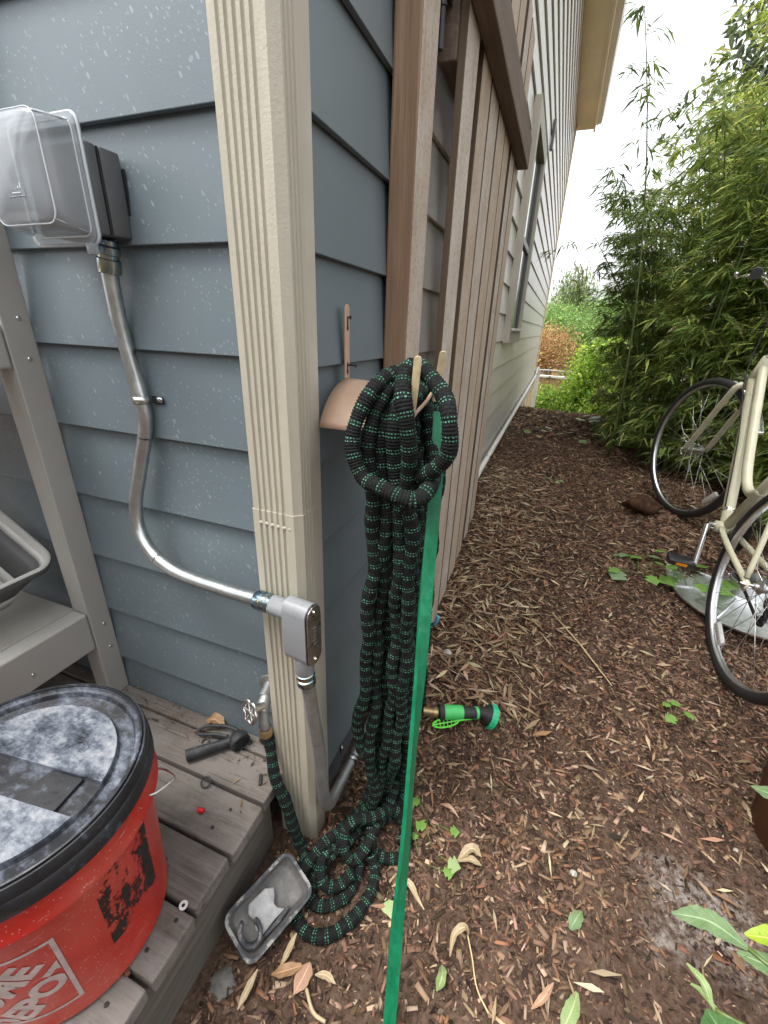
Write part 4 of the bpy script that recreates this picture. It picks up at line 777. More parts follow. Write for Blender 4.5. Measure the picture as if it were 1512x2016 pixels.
def leafmat(name, c1, c2, rough=.5, trans=.2, vein=None):
    t = NT(name); g = t.noise(t.map(), 45, 5, .65); c = t.mix(t.ramp(g, [(.3, 0), (.7, 1)]), c1, c2); c = t.mix(t.ramp(t.noise(t.map(), 22, 6, .7), [(.56, 0), (.7, .6)]), c, vein or c2)
    uv = t.sep(t.tc.outputs['UV']); av = t.math('ABSOLUTE', t.math('SUBTRACT', uv[1], .5)); rib = t.ramp(av, [(.015, 1), (.05, 0)]); sv = t.ramp(t.math('FRACT', t.math('SUBTRACT', t.math('MULTIPLY', uv[0], 11.0), t.math('MULTIPLY', av, 4.0))), [(.0, .5), (.1, 0), (.93, 0), (1.0, .5)])
    pale = tuple(min(.75, x*1.7 + .05) for x in c2); c = t.mix(t.math('MULTIPLY', rib, .75), c, pale); c = t.mix(t.math('MULTIPLY', sv, .45), c, pale)
    c = t.mix(t.ramp(t.noise(t.map(), 130, 3), [(.66, 0), (.72, .7)]), c, tuple(x*.4 for x in c1)); t.bump(t.math('SUBTRACT', g, t.math('ADD', rib, sv)), .4, .0012); m = t.done(c, rough, 0, .4)
    tr = t.n.new('ShaderNodeBsdfTranslucent'); t.set(tr.inputs[0], c); mx = t.n.new('ShaderNodeMixShader'); mx.inputs[0].default_value = trans
    t.t.links.new(t.b.outputs[0], mx.inputs[1]); t.t.links.new(tr.outputs[0], mx.inputs[2]); t.t.links.new(mx.outputs[0], t.n['Material Output'].inputs[0]); return m
M['dry1'] = leafmat('dry_tan', (.34, .25, .14), (.46, .36, .23)); M['dry2'] = leafmat('dry_brown', (.25, .14, .07), (.42, .26, .14)); M['dry3'] = leafmat('dry_pink', (.34, .19, .12), (.44, .27, .18))
M['lf_deep'] = leafmat('leaf_deep', (.04, .1, .03), (.075, .15, .05), .35, .15); M['lf_dust'] = leafmat('leaf_dusty', (.09, .16, .06), (.16, .23, .11), .5, .15, (.22, .28, .18))
M['lf_lime'] = leafmat('leaf_lime', (.22, .34, .02), (.34, .45, .04), .35, .3); M['lf_pale'] = leafmat('leaf_pale', (.2, .29, .1), (.3, .38, .17), .5, .3); M['lf_weed'] = leafmat('leaf_weed', (.09, .2, .03), (.17, .31, .06), .5, .3)
def single_leaf(name, label, cat, path, widths, mat, fold=.15, wave=0.0, group=None):
    path = [(x, y, (gz(x, y) if z < .15 else 0) + z) for x, y, z in path]
    o = leaf_sheet(path, widths, fold, wave=wave).build(name, M[mat], None, 180, loc=path[0]); return tag(o, label, cat, group)
tag(leaf_sheet([(-.31, -.028, ZD + .004), (-.285, -.024, ZD + .014), (-.255, -.03, ZD + .006)], [.004, .016, .014, .003], .3, wave=.15).build('dry_leaf', M['dry2'], None, 180, loc=(-.28, -.02, ZD)), 'brown curled dry leaf on the deck against the siding', 'leaf', 'dry leaves')
G = 'dry leaves'
single_leaf('dry_leaf', 'broad pinkish dead leaf on the mulch below the plastic tray', 'leaf', [(.104, -.257, .012), (.102, -.28, .014), (.097, -.303, .01)], [.002, .013, .015, .011, .001], 'dry3', .1, .04, G)
single_leaf('dry_leaf', 'tan pointed dry leaf leaning against the stone under the deck edge', 'leaf', [(.024, -.305, .03), (.02, -.33, .018), (.017, -.355, .01)], [.001, .006, .006, .001], 'dry1', .2, 0, G)
single_leaf('dry_leaf', 'narrow dry leaf standing up beside the tray', 'leaf', [(.062, -.235, .028), (.058, -.262, .016), (.055, -.285, .01)], [.001, .006, .005, .001], 'dry1', .2, 0, G)
single_leaf('dry_leaf', 'pale dry leaf lying just right of the big pinkish leaf', 'leaf', [(.12, -.268, .012), (.14, -.262, .014), (.16, -.264, .009)], [.001, .006, .006, .001], 'dry1', .2, 0, G)
single_leaf('dry_leaf', 'dry brown leaf overlapping the left of the pinkish leaf', 'leaf', [(.045, -.296, .008), (.07, -.285, .02), (.092, -.268, .016)], [.001, .009, .01, .003], 'dry2', .3, .1, G)
single_leaf('dry_leaf', 'long pale curled bamboo leaf right of the green stake near the hose pile', 'leaf', [(.205, -.09, .014), (.235, -.075, .024), (.262, -.09, .014), (.28, -.1, .008)], [.001, .005, .007, .004, .001], 'dry1', .3, 0, G)
single_leaf('dry_leaf', 'fan of pale straw-coloured leaves on the mulch, widest piece', 'leaf', [(.325, .012, .012), (.35, .035, .032), (.375, .035, .016)], [.001, .009, .011, .001], 'dry1', .4, .1, G)
single_leaf('dry_leaf', 'lower blade of the straw-coloured leaf fan on the mulch', 'leaf', [(.322, .008, .01), (.35, .018, .022), (.378, .022, .01)], [.001, .006, .008, .001], 'dry1', .4, 0, G)
single_leaf('dry_leaf', 'curled pale leaf arching at the top of a long thin stalk, bottom of the path', 'leaf', [(.345, -.152, .012), (.346, -.128, .036), (.362, -.112, .042), (.372, -.112, .024)], [.001, .005, .007, .002], 'dry1', .5, 0, G)
single_leaf('dry_leaf', 'orange-brown curled leaf at the bottom edge of the path', 'leaf', [(.495, -.165, .01), (.512, -.148, .022), (.53, -.118, .016)], [.001, .006, .006, .001], 'dry3', .4, .1, G)
single_leaf('dry_leaf', 'yellow dead leaf left of the small seedlings by the hose pile', 'leaf', [(.26, .115, .012), (.285, .11, .022), (.31, .1, .012)], [.001, .006, .004, .001], 'dry3', .3, 0, G)
single_leaf('fallen_leaf', 'pale green fallen leaf with a torn edge at the bottom of the path', 'leaf', [(.545, -.175, .008), (.562, -.14, .012), (.572, -.112, .008)], [.002, .013, .012, .003], 'lf_pale', .15, .08)
single_leaf('fallen_leaf', 'curled grey-green fallen leaf right of the green stake', 'leaf', [(.333, -.205, .008), (.338, -.188, .02), (.334, -.168, .01)], [.001, .009, .007, .001], 'lf_pale', .6, .1)
single_leaf('fallen_leaf', 'dusty green fallen leaf lying flat in the middle of the bare soil', 'leaf', [(.562, -.02, .006), (.575, .004, .01), (.585, .02, .006)], [.003, .013, .011, .002], 'lf_dust', .1, .1)
tag(MB().tube([(.4885, .9, gz(.49, .9) + .02), (.59, .775, gz(.59, .775) + .022), (.687, .657, gz(.687, .657) + .016)], [.0022, .0026, .0018], 7).build('straw_stem', M['straw'], None, 180, loc=(.59, .77, gz(.59, .77))), 'long straight pale stem lying across the mulch path', 'stem')
tag(MB().tube(spline([(.37, -.112, .022), (.385, -.14, .016), (.4, -.175, .012), (.425, -.198, .008)], .008), .0014, 6).build('thin_stalk', M['straw'], None, 180, loc=(.4, -.17, 0)), 'thin grey stalk running from the curled leaf to the bottom edge', 'stem')
tag(MB().tube(spline([(.115, -.29, .014), (.14, -.31, .012), (.165, -.312, .01)], .006), [.003]*len(spline([(.115, -.29, .014), (.14, -.31, .012), (.165, -.312, .01)], .006)), 8).build('twig', M['dry1'], None, 180, loc=(.14, -.31, 0)), 'short pale peeled twig below the tray at the bottom edge', 'twig')
def rock(name, label, c, r, sc, mat, seed, group=None, jag=.25):
    bm = bmesh.new(); bmesh.ops.create_icosphere(bm, subdivisions=3, radius=r); rg = random.Random(seed); k = [Vector((rg.uniform(-1, 1), rg.uniform(-1, 1), rg.uniform(-1, 1))).normalized() for _ in range(22)]
    for v in bm.verts:
        d = v.co.normalized(); f = 1 - sum(max(0, d.dot(q) - .72)*jag*1.9 for q in k) + .05*math.sin(d.x*9 + seed)*math.sin(d.y*11); v.co = Vector((v.co.x*sc[0], v.co.y*sc[1], v.co.z*sc[2]))*f
    return tag(MB().frombm(bm, Matrix.Translation(c)).build(name, M[mat], None, 60, loc=c), label, 'stone' if 'stone' in mat else 'stump', group)
rock('stone', 'rough grey stone half buried at the foot of the deck', (-.03, -.335, -.012), .04, (1, 1.1, .7), 'dark_stone', 3)
rock('stone', 'small pale stone in the leaf litter at the foot of the gate', (.161, .589, gz(.161, .589) + .008), .016, (1.3, 1, .8), 'stone', 5, 'small stones')
rock('stone', 'little white pebble on the bare soil by the terracotta pot', (.93, .28, gz(.93, .28) + .004), .006, (1.2, 1, .7), 'white_bit' if False else 'stone', 8, 'small stones')
rock('stone', 'single pale pebble right of the straw leaf fan', (.57, .085, gz(.57, .085) + .004), .008, (1, 1.2, .8), 'stone', 9, 'small stones')
rock('rotten_stump', 'reddish-brown rotten stump in the mulch beside the front wheel', (.9, 1.86, gz(.9, 1.86) + .02), .11, (1.15, 1, .85), 'rot_wood', 12, None, .7)

# ---------------------------------------------------------------- broken tray with cement
ty = thing('plastic_tray', 'broken grey plastic tray propped against the deck by the hose pile', 'tray', (.01, -.22, 0))
cA, cB, cC, cD = Vector((-.03, -.156, .098)), Vector((.053, -.178, .062)), Vector((.03, -.31, .03)), Vector((-.046, -.278, .078))
ctr = (cA + cB + cC + cD)/4; tx = ((cB - cA) + (cC - cD)).normalized(); tyv = ((cA - cD) + (cB - cC)); tyv = (tyv - tx*tyv.dot(tx)).normalized(); tz = tx.cross(tyv)
MTY = Matrix(((tx.x, tyv.x, tz.x, ctr.x), (tx.y, tyv.y, tz.y, ctr.y), (tx.z, tyv.z, tz.z, ctr.z), (0, 0, 0, 1)))
def ring2(lx, ly, r, z, n=5):
    out = []
    for sx, sy, a0 in ((1, 1, 0), (-1, 1, PI/2), (-1, -1, PI), (1, -1, 1.5*PI)):
        for i in range(n + 1): a = a0 + PI/2*i/n; out.append(MTY @ Vector((sx*(lx - r) + r*math.cos(a), sy*(ly - r) + r*math.sin(a), z)))
    return out
LX, LY = .043, .072
loft(MB(), [ring2(LX - .002, LY - .002, .016, -.002), ring2(LX - .008, LY - .009, .014, -.028), ring2(LX - .012, LY - .013, .012, -.03)], cap=True).build('pan', M['tray'], ty, 50)
loft(MB(), [ring2(LX - .0022, LY - .0022, .016, -.004), ring2(LX - .0015, LY - .0015, .016, .001), ring2(LX + .004, LY + .004, .02, .0015), ring2(LX + .0048, LY + .0048, .02, -.004)]).build('rim', M['tray_rim'], ty, 50)
mb = MB(); mb.tube([MTY @ Vector((.006 + .021*math.cos(a), -.047 + .017*math.sin(a), -.008 + .006*math.sin(a*2))) for a in np.linspace(-2.9, 1.9, 24)], .0075, 10, flat=.6); mb.build('broken_handle', M['tray_rim'], ty, 180)
mb = MB(); bm = bmesh.new(); outl = [(-.028, -.03), (-.016, -.038), (.0, -.034), (.012, -.04), (.027, -.034), (.025, -.005), (.026, .018), (.014, .008), (.004, .006), (-.004, .014), (-.016, .02), (-.026, .006)]
mb.prism(outl, -.026, -.009, MTY @ Matrix.Rotation(.12, 4, 'X')); ck = tag(mb.build('cement_chunk', M['cement'], None, bevel=.003, loc=tuple(ctr)), 'jagged lump of hardened grey cement lying inside the broken tray', 'cement')
mb = MB(); mb.prism([(.028, -.034), (.034, -.03), (.036, .004), (.03, .03), (.026, .02)], -.024, -.012, MTY); tag(mb.build('rubber_scrap', M['tray_rim'], None, bevel=.002, loc=tuple(ctr)), 'curved dark scrap beside the cement inside the tray', 'scrap')

# ---------------------------------------------------------------- metal dish, pot
ds_ = thing('metal_dish', 'large round dented aluminium dish with a centre socket under the bicycle', 'metal dish', (1.22, 1.33, gz(1.22, 1.33)))
MD = Matrix.Translation((1.22, 1.33, max(.14, gz(1.22, 1.33) + .02))) @ Matrix.Rotation(math.radians(7), 4, 'X') @ Matrix.Scale(.9, 4)
mb = MB(); mb.lathe([(.07, .012), (.09, .006), (.2, -.004), (.29, .002), (.3, .012), (.307, .013), (.309, .008), (.303, -.004)], 64, MD); mb.build('plate', M['dish'], ds_, 40)
mb = MB()
for k in range(8): a = k*PI/4 + .2; mb.tube([MD @ Vector((.09*math.cos(a), .09*math.sin(a), .0085)), MD @ Vector((.2*math.cos(a), .2*math.sin(a), -.001)), MD @ Vector((.29*math.cos(a), .29*math.sin(a), .004))], .0035, 6)
mb.build('radial_seam', M['dish'], ds_, 180)
MB().lathe([(.072, .0), (.072, .075), (.068, .078), (.066, .074), (.066, .0)], 32, MD).build('socket', M['alu'], ds_, 40)
pt = thing('terracotta_pot', 'brown terracotta pot at the right edge below the rear wheel', 'pot', (1.125, .355, gz(1.125, .355)))
TP = Matrix.Translation((1.125, .355, gz(1.125, .355) - .02)); 
MB().lathe([(.0001, .0), (.125, .0), (.135, .01), (.162, .27), (.164, .29)], 48, TP).build('body', M['terracotta'], pt, 40)
MB().lathe([(.163, .288), (.175, .29), (.178, .34), (.172, .344), (.16, .343), (.156, .29)], 48, TP).build('rim', M['terracotta'], pt, 40)
MB().lathe([(.0001, .306), (.08, .303), (.1565, .296)], 32, TP).build('potting_soil', M['soil'], pt, 180)

# ---------------------------------------------------------------- bicycle
FC = Vector((1.067, 1.927, .592)); RCN = Vector((1.079, .885, .398)); bn = Vector((1, .041, -.098)).normalized(); bu = (FC - RCN).normalized(); bn = (bn - bu*bn.dot(bu)).normalized(); bv = bn.cross(bu)
def BK(a, b, c=0.0): return RCN + bu*a + bv*b + bn*c
bike = thing('bicycle', 'cream step-through bicycle leaning into the bamboo, front wheel turned', 'bicycle', tuple(BK(.5, -.35)))
nF = Vector((1, .352, -.06)).normalized()
def wheel(c, nrm, refl):
    Mw = frame(c, nrm, bu); mb = MB(); mb.lathe([(.345 - .019 + .019*math.cos(a), .0175*math.sin(a)) for a in np.linspace(0, 2*PI, 13)], 96, Mw); w = mb.build('wheel', None, bike, 180); w.data.materials.append(M['black_rubber'])
    MB().lathe([(.311, -.0115), (.327, -.0125), (.3275, -.0095), (.318, -.0085), (.318, .0085), (.3275, .0095), (.327, .0125), (.311, .0115), (.306, .006), (.306, -.006), (.311, -.0115)], 96, Mw).build('rim', M['alu'], w, 50)
    mb = MB()
    for k in range(32):
        s = 1 if k % 2 else -1; a = 2*PI*k/32; b = a + s*(1 if (k//2) % 2 else -1)*1.15; mb.tube([Mw @ Vector((.02*math.cos(b), .02*math.sin(b), s*.028)), Mw @ Vector((.308*math.cos(a), .308*math.sin(a), 0))], .0011, 5)
    mb.build('spokes', M['steel'], w, 180)
    MB().lathe([(.006, -.048), (.011, -.046), (.011, -.036), (.022, -.03), (.022, -.026), (.013, -.02), (.013, .02), (.022, .026), (.022, .03), (.011, .036), (.011, .046), (.006, .048)], 20, Mw, cap=True).build('hub', M['alu'], w, 35)
    a = refl; MB().rbox((-.012, -.045, -.008), (.012, .045, .008), .004, 2, Mw @ Matrix.Rotation(a, 4, 'Z') @ Matrix.Translation((.28, 0, 0))).build('reflector', M['reflector'], w, 40); return w
wf = wheel(FC, nF, math.radians(-152)); wr = wheel(RCN, bn, math.radians(-78))
def crown(s): return BK(.885, .37) + nF*(.045*s)
fr = MB(); head0, head1 = BK(.885, .37), BK(.845, .5)
fr.tube([head0, head1], .021, 16); fr.tube(spline([BK(.872, .41), BK(.66, .2), BK(.42, -.05)], .03), .0205, 16)
fr.tube(spline([BK(.855, .47), BK(.64, .27), BK(.5, .15), BK(.41, .12), BK(.345, .16)], .02), .017, 14)
fr.tube([BK(.42, -.05), BK(.26, .46)], .017, 14); fr.tube([BK(.42, -.05, -.036), BK(.42, -.05, .036)], .022, 18)
for s in (-1, 1):
    fr.tube(spline([BK(.4, -.045, s*.02), BK(.24, -.03, s*.04), BK(.0, .0, s*.064)], .03), .0105, 10); fr.tube(spline([BK(.02, .01, s*.064), BK(.14, .2, s*.045), BK(.3, .36, s*.018)], .03), .0085, 10)
    fr.box((-.012, -.018, -.003), (.016, .012, .003), frame(BK(.002, -.004, s*.066), bn, bu))
frm = fr.build('frame', M['cream'], bike, 180)
MB().lathe([(.0215, 0), (.022, .001), (.022, .012), (.0215, .013)], 16, frame(BK(.468, -.002), BK(.66, .2) - BK(.42, -.05)), cap=True).build('cable_band', M['chrome'], frm, 35)
fk = MB()
for s in (-1, 1): fk.tube(spline([head0 + nF*(.02*s), crown(s), FC + (head0 - FC)*.55 + nF*(.05*s) + bu*.0, FC + (head0 - FC)*.2 + nF*(.052*s) - (bv*.012), FC + nF*(.054*s)], .02), .0125, 12)
fk.build('fork', M['cream'], bike, 180)
mb = MB(); q0 = FC - nF*.058; mb.tube([FC - nF*.075, FC + nF*.07], .0045, 8); mb.tube(spline([FC - nF*.07, FC - nF*.076 - bu*.02 - bv*.002, FC - nF*.08 - bu*.062 - bv*.01], .01), .006, 8, flat=.5); mb.build('quick_release', M['chrome'], wf, 180)
Mw = frame(FC, nF, bu); mb = MB(); Vv = []; aa = np.linspace(1.62, 2.5, 20)
for a in aa:
    for k in np.linspace(-1, 1, 7): r = .362 - .008*k*k; Vv.append(Mw @ Vector((r*math.cos(a), r*math.sin(a), .028*k)))
mb.add(Vv, [(i*7 + k, i*7 + k + 1, (i+1)*7 + k + 1, (i+1)*7 + k) for i in range(19) for k in range(6)]); mb.build('front_mudguard', M['chrome'], bike, 180).modifiers.new('s', 'SOLIDIFY').thickness = .0012
mb = MB(); mb.tube(spline([BK(.93, .34, -.04), BK(.94, .3, -.05), BK(.95, .26, -.035)], .01), .006, 8); mb.tube(spline([BK(.93, .34, .04), BK(.94, .3, .05), BK(.95, .26, .035)], .01), .006, 8); mb.tube([BK(.93, .34, -.04), BK(.9, .36, 0), BK(.93, .34, .04)], .006, 8); mb.build('front_brake', M['dark_metal'], bike, 180)
mb = MB(); mb.tube([BK(.42, -.05, -.04), BK(.42, -.05, -.062)], .014, 14); mb.tube([BK(.42, -.05, -.06), BK(.375, -.12, -.062), BK(.33, -.19, -.064)], [.013, .0105, .011], 12); mb.build('crank', M['chrome'], bike, 50)
pc = BK(.33, -.19, -.115); px_ = -bn; mb = MB(); mb.rbox((-.028, -.05, -.011), (.028, .045, .011), .004, 2, frame(pc, bv, bu)); pd = mb.build('pedal', M['black_plastic'], bike, 40)
MB().box((-.0285, -.02, -.006), (-.0282, .02, .006), frame(pc, bv, bu)).build('reflector', M['amber'], pd)
mb = MB(); mb.tube([BK(.42, -.05, .04), BK(.42, -.05, .066)], .012, 12); mb.tube([BK(.42, -.05, .068), BK(.51, .08, .07)], .011, 10); mb.build('crank', M['chrome'], bike, 50)
mb = MB(); mb.lathe([(.02, -.002), (.085, -.0015), (.09, 0), (.085, .0015), (.02, .002)], 44, frame(BK(.42, -.05, .048), bn, bu)); mb.build('chainring', M['dark_metal'], bike, 40)
mb = MB(); Mr = frame(RCN, bn, bu)
for k in range(6): mb.lathe([(.012, .03 + k*.004), (.05 - k*.0055, .03 + k*.004), (.05 - k*.0055, .032 + k*.004), (.012, .032 + k*.004)], 30, Mr)
mb.build('cassette', M['dark_metal'], wr, 40)
mb = MB(); ch = [BK(.42, .038, .048), BK(.2, .04, .048), BK(.0, .044, .046), BK(-.045, .0, .046), BK(-.02, -.04, .047), BK(.03, -.07, .05), BK(.05, -.09, .05), BK(.015, -.135, .052), BK(.035, -.155, .052), BK(.2, -.148, .05), BK(.42, -.138, .048), BK(.51, -.05, .048)]
C = spline(ch + [ch[0]], .008)
for i, p in enumerate(C[:-1]): d = Vector(C[i+1]) - Vector(p); mb.box((-.004, -.0045, -.003), (.004, .0045, .003), frame(p, bn, d))
mb.build('chain', M['chain'], bike)
mb = MB(); mb.lathe([(.004, -.004), (.02, -.003), (.02, .003), (.004, .004)], 14, frame(BK(.045, -.085, .05), bn)); mb.lathe([(.004, -.004), (.02, -.003), (.02, .003), (.004, .004)], 14, frame(BK(.025, -.145, .052), bn)); mb.tube([BK(.045, -.085, .058), BK(.025, -.145, .06)], .008, 8); mb.tube([BK(.0, -.01, .07), BK(.01, -.05, .075), BK(.045, -.085, .066)], .009, 8); mb.build('derailleur', M['dark_metal'], bike, 50)
mb = MB(); mb.tube([RCN - bn*.085, RCN + bn*.085], .006, 10); mb.lathe([(.0095, 0), (.0095, .009)], 6, frame(RCN - bn*.08, bn), cap=True); mb.build('axle', M['chrome'], wr, 40)
mb = MB(); mb.tube([head1, BK(.828, .68)], .0125, 12); mb.tube(spline([BK(.56, .79, -.27), BK(.65, .79, -.24), BK(.74, .76, -.17), BK(.83, .68, -.05), BK(.83, .68, .05), BK(.74, .76, .17), BK(.65, .79, .24), BK(.56, .79, .27)], .02), .0112, 12); mb.build('handlebar', M['chrome'], bike, 180)
for s in (-1, 1): MB().tube([BK(.54, .79, s*.275), BK(.645, .79, s*.242)], .0165, 14).build('grip', M['black_rubber'], bike, 40)
for s in (-1, 1):
    mb = MB(); mb.tube(spline([BK(.69, .785, s*.2), BK(.7, .78, s*.22), BK(.675, .775, s*.262), BK(.62, .77, s*.3), BK(.605, .785, s*.31)], .01), .0052, 8); mb.build('brake_lever', M['chrome'], bike, 180)
mb = MB(); mb.tube(spline([BK(.72, .77, -.18), BK(.92, .76, -.1), BK(.95, .6, -.03), BK(.89, .42, -.028), BK(.66, .23, -.025), BK(.46, .02, -.022)], .02), .0026, 6); mb.build('cable', M['black_rubber'], bike, 180)
mb = MB(); mb.tube([BK(.26, .46), BK(.23, .56)], .0125, 12); mb.build('seat_post', M['chrome'], bike, 50)
loft(MB(), [[BK(.23 + L + .0, .57 + dz, 0) + bn*(w*math.cos(a)) + bv*(.022*math.sin(a)) for a in np.linspace(0, 2*PI, 15)[:-1]] for L, w, dz in ((-.13, .01, .015), (-.12, .07, .018), (-.05, .085, .01), (.03, .045, .004), (.12, .022, .006), (.135, .006, .004))]).build('saddle', M['black_rubber'], bike, 180)
# ---------------------------------------------------------------- scattered geometry helpers
def np_obj(name, V, F, colr, mat, parent=None, smooth=False, loc=None):
    me = bpy.data.meshes.new(name); n, m, k = len(V), len(F), F.shape[1]; org = np.array(ORG.get(parent.name, Vector()) if parent is not None else (loc or (0, 0, 0)), float)
    me.vertices.add(n); me.vertices.foreach_set('co', (np.asarray(V, float) - org).astype('f').ravel()); me.loops.add(m*k); me.loops.foreach_set('vertex_index', F.astype('i').ravel())
    me.polygons.add(m); me.polygons.foreach_set('loop_start', np.arange(0, m*k, k, dtype='i')); 
    me.update(calc_edges=True)
    if colr is not None:
        a = me.attributes.new('Col', 'FLOAT_COLOR', 'POINT'); c = np.concatenate([np.asarray(colr, 'f'), np.ones((n, 1), 'f')], 1); a.data.foreach_set('color', c.ravel())
    me.materials.append(mat); o = bpy.data.objects.new(name, me); COL.objects.link(o)
    if smooth: me.shade_smooth()
    if parent is not None: o.parent = parent
    else: o.location = org
    ORG[o.name] = Vector(org); return o
def unit(a): return a/np.maximum(1e-9, np.linalg.norm(a, axis=1))[:, None]
def blades(P, D, U, L, W, droop, fold=.2):
    D = unit(D); U = unit(U - D*np.sum(U*D, 1)[:, None]); S = np.cross(D, U); n = len(P); L = L[:, None]; W = W[:, None]; dr = np.broadcast_to(np.asarray(droop, float).reshape(-1, 1), (n, 1)); dn = np.array([0, 0, -1.])
    mid = P + D*L*.4 + dn*dr*L*.12; tip = P + D*L*(1 - .15*dr) + dn*dr*L*.5
    V = np.stack([P, mid + S*W*.5 + U*W*fold, mid, mid - S*W*.5 + U*W*fold, tip], 1).reshape(-1, 3); b = np.arange(n)[:, None]*5
    F = (np.array([[0, 2, 1], [0, 3, 2], [1, 2, 4], [2, 3, 4]])[None] + b[:, :, None]).reshape(-1, 3); return V, F
def ovates(P, D, U, L, W, droop, fold=.15):
    D = unit(D); U = unit(U - D*np.sum(U*D, 1)[:, None]); S = np.cross(D, U); n = len(P); L = L[:, None]; W = W[:, None]; dn = np.array([0, 0, -1.]); Q = [P]
    for t, w in ((.14, .55), (.34, 1.0), (.58, .92), (.8, .5)):
        c = P + D*L*t + dn*droop*L*t*t*.6; Q += [c + S*W*.5*w + U*W*fold*w, c, c - S*W*.5*w + U*W*fold*w]
    Q.append(P + D*L + dn*droop*L*.6); V = np.stack(Q, 1).reshape(-1, 3); f = [[0, 2, 1], [0, 3, 2]]
    for k in range(3): a = 1 + 3*k; f += [[a, a+1, a+4], [a, a+4, a+3], [a+1, a+2, a+5], [a+1, a+5, a+4]]
    f += [[10, 11, 13], [11, 12, 13]]; return V, (np.array(f)[None] + (np.arange(n)*14)[:, None, None]).reshape(-1, 3)
def palette(n, cols, wts, jit=.18):
    c = np.array(cols)[RNG.choice(len(cols), n, p=np.array(wts)/sum(wts))]; return np.clip(c*(1 + RNG.normal(0, jit, (n, 1)))*(1 + RNG.normal(0, jit*.3, (n, 3))), .003, .9)
gzv = np.vectorize(gz)
CAM2 = np.array([.338, -.589])

# ---------------------------------------------------------------- bark mulch
def scatter(n, x0, x1, y0, y1): return RNG.uniform(x0, x1, n), RNG.uniform(y0, y1, n)
def smv(a, b, x): t = np.clip((x - a)/(b - a), 0, 1); return t*t*(3 - 2*t)
def chips(n, x0, x1, y0, y1, scale, name, keep=None, dry=1.0):  # dry is only a brightness factor on the chip colour
    x, y = scatter(n, x0, x1, y0, y1); k = np.ones(n, bool)
    if keep is not None: k = RNG.random(n) < keep(x, y)
    k &= ~((x < .004) & (y > -.02)) & ~((x < -.06) & (y < .02)); x, y = x[k], y[k]; n = len(x)
    L = np.minimum(scale*RNG.lognormal(-.05, .6, n), 2.4*max(.5, scale))*.021; W = L*RNG.uniform(.16, .42, n); T = np.minimum(W*.5, .0032)*RNG.uniform(.5, 1, n); ya = RNG.uniform(0, 2*PI, n); pt = RNG.normal(0, .22, n); rl = RNG.normal(0, .35, n)
    d = np.stack([np.cos(ya)*np.cos(pt), np.sin(ya)*np.cos(pt), np.sin(pt)], 1); up = np.stack([RNG.normal(0, .25, n), RNG.normal(0, .25, n), np.ones(n)], 1); s = unit(np.cross(up, d)); u = np.cross(d, s)
    P = np.stack([x, y, gzv(x, y) + .002 + .007*RNG.random(n)**1.5*scale], 1); corn = []
    tp = RNG.uniform(.35, 1, n)
    for a in (-1, 1):
        for b in (-1, 1):
            for c in (-1, 1):
                w = W*(1 if a < 0 else tp); corn.append(P + d*(a*L/2)[:, None] + s*(b*w/2)[:, None] + u*(c*T/2)[:, None])
    V = np.stack(corn, 1).reshape(-1, 3); q = np.array([[0, 1, 3, 2], [4, 6, 7, 5], [0, 4, 5, 1], [2, 3, 7, 6], [1, 5, 7, 3]]); F = (q[None] + (np.arange(n)*8)[:, None, None]).reshape(-1, 4)
    c = palette(n, [(.042, .025, .017), (.088, .053, .034), (.15, .091, .058), (.245, .158, .103), (.36, .255, .17), (.19, .093, .053)], [20, 28, 25, 14, 6, 10]); o = np_obj(name, V, F, np.repeat(c*dry, 8, 0), M['chips']); o['kind'] = 'stuff'; o['label'] = 'brown bark chips covering the path'; o['category'] = 'mulch'; return o
def kn(x, y):
    open_ = smv(.42, .8, x)*smv(.55, .15, y); low = smv(.0, -.25, y); return np.clip(1 - .85*open_ - .68*low, .08, 1)
chips(64000, -.1, 1.5, -.75, 1.3, .55, 'bark_mulch', kn)
chips(56000, -.02, 1.7, 1.3, 3.2, .72, 'bark_mulch')
chips(20000, .0, 2.0, 3.2, 6.2, 1.4, 'bark_mulch', None, 1.35)  # chip colour lightened to imitate brighter light at the path's far end
n = 60000; x, y = scatter(n, -.08, 1.5, -.75, 1.6); k = ~((x < .004) & (y > -.02)) & ~((x < -.06) & (y < .02)); x, y = x[k], y[k]; n = len(x); a = RNG.uniform(0, 2*PI, n); L = RNG.lognormal(-5.15, .45, n)
P = np.stack([x, y, gzv(x, y) + .003*RNG.random(n)], 1); D = np.stack([np.cos(a), np.sin(a), RNG.normal(0, .35, n)], 1); U = np.stack([RNG.normal(0, .6, n), RNG.normal(0, .6, n), np.ones(n)], 1); V, F = blades(P, D, U, L*1.4, L*RNG.uniform(.3, .8, n), RNG.uniform(-.2, .2, n), .35)
o = np_obj('mulch_crumbs', V, F, np.repeat(palette(n, [(.03, .019, .014), (.07, .045, .031), (.13, .082, .056), (.24, .165, .115)], [30, 34, 22, 8], .25), 5, 0), M['chips']); o['kind'] = 'stuff'; o['label'] = 'fine brown bark crumbs and soil between the chips'; o['category'] = 'mulch'
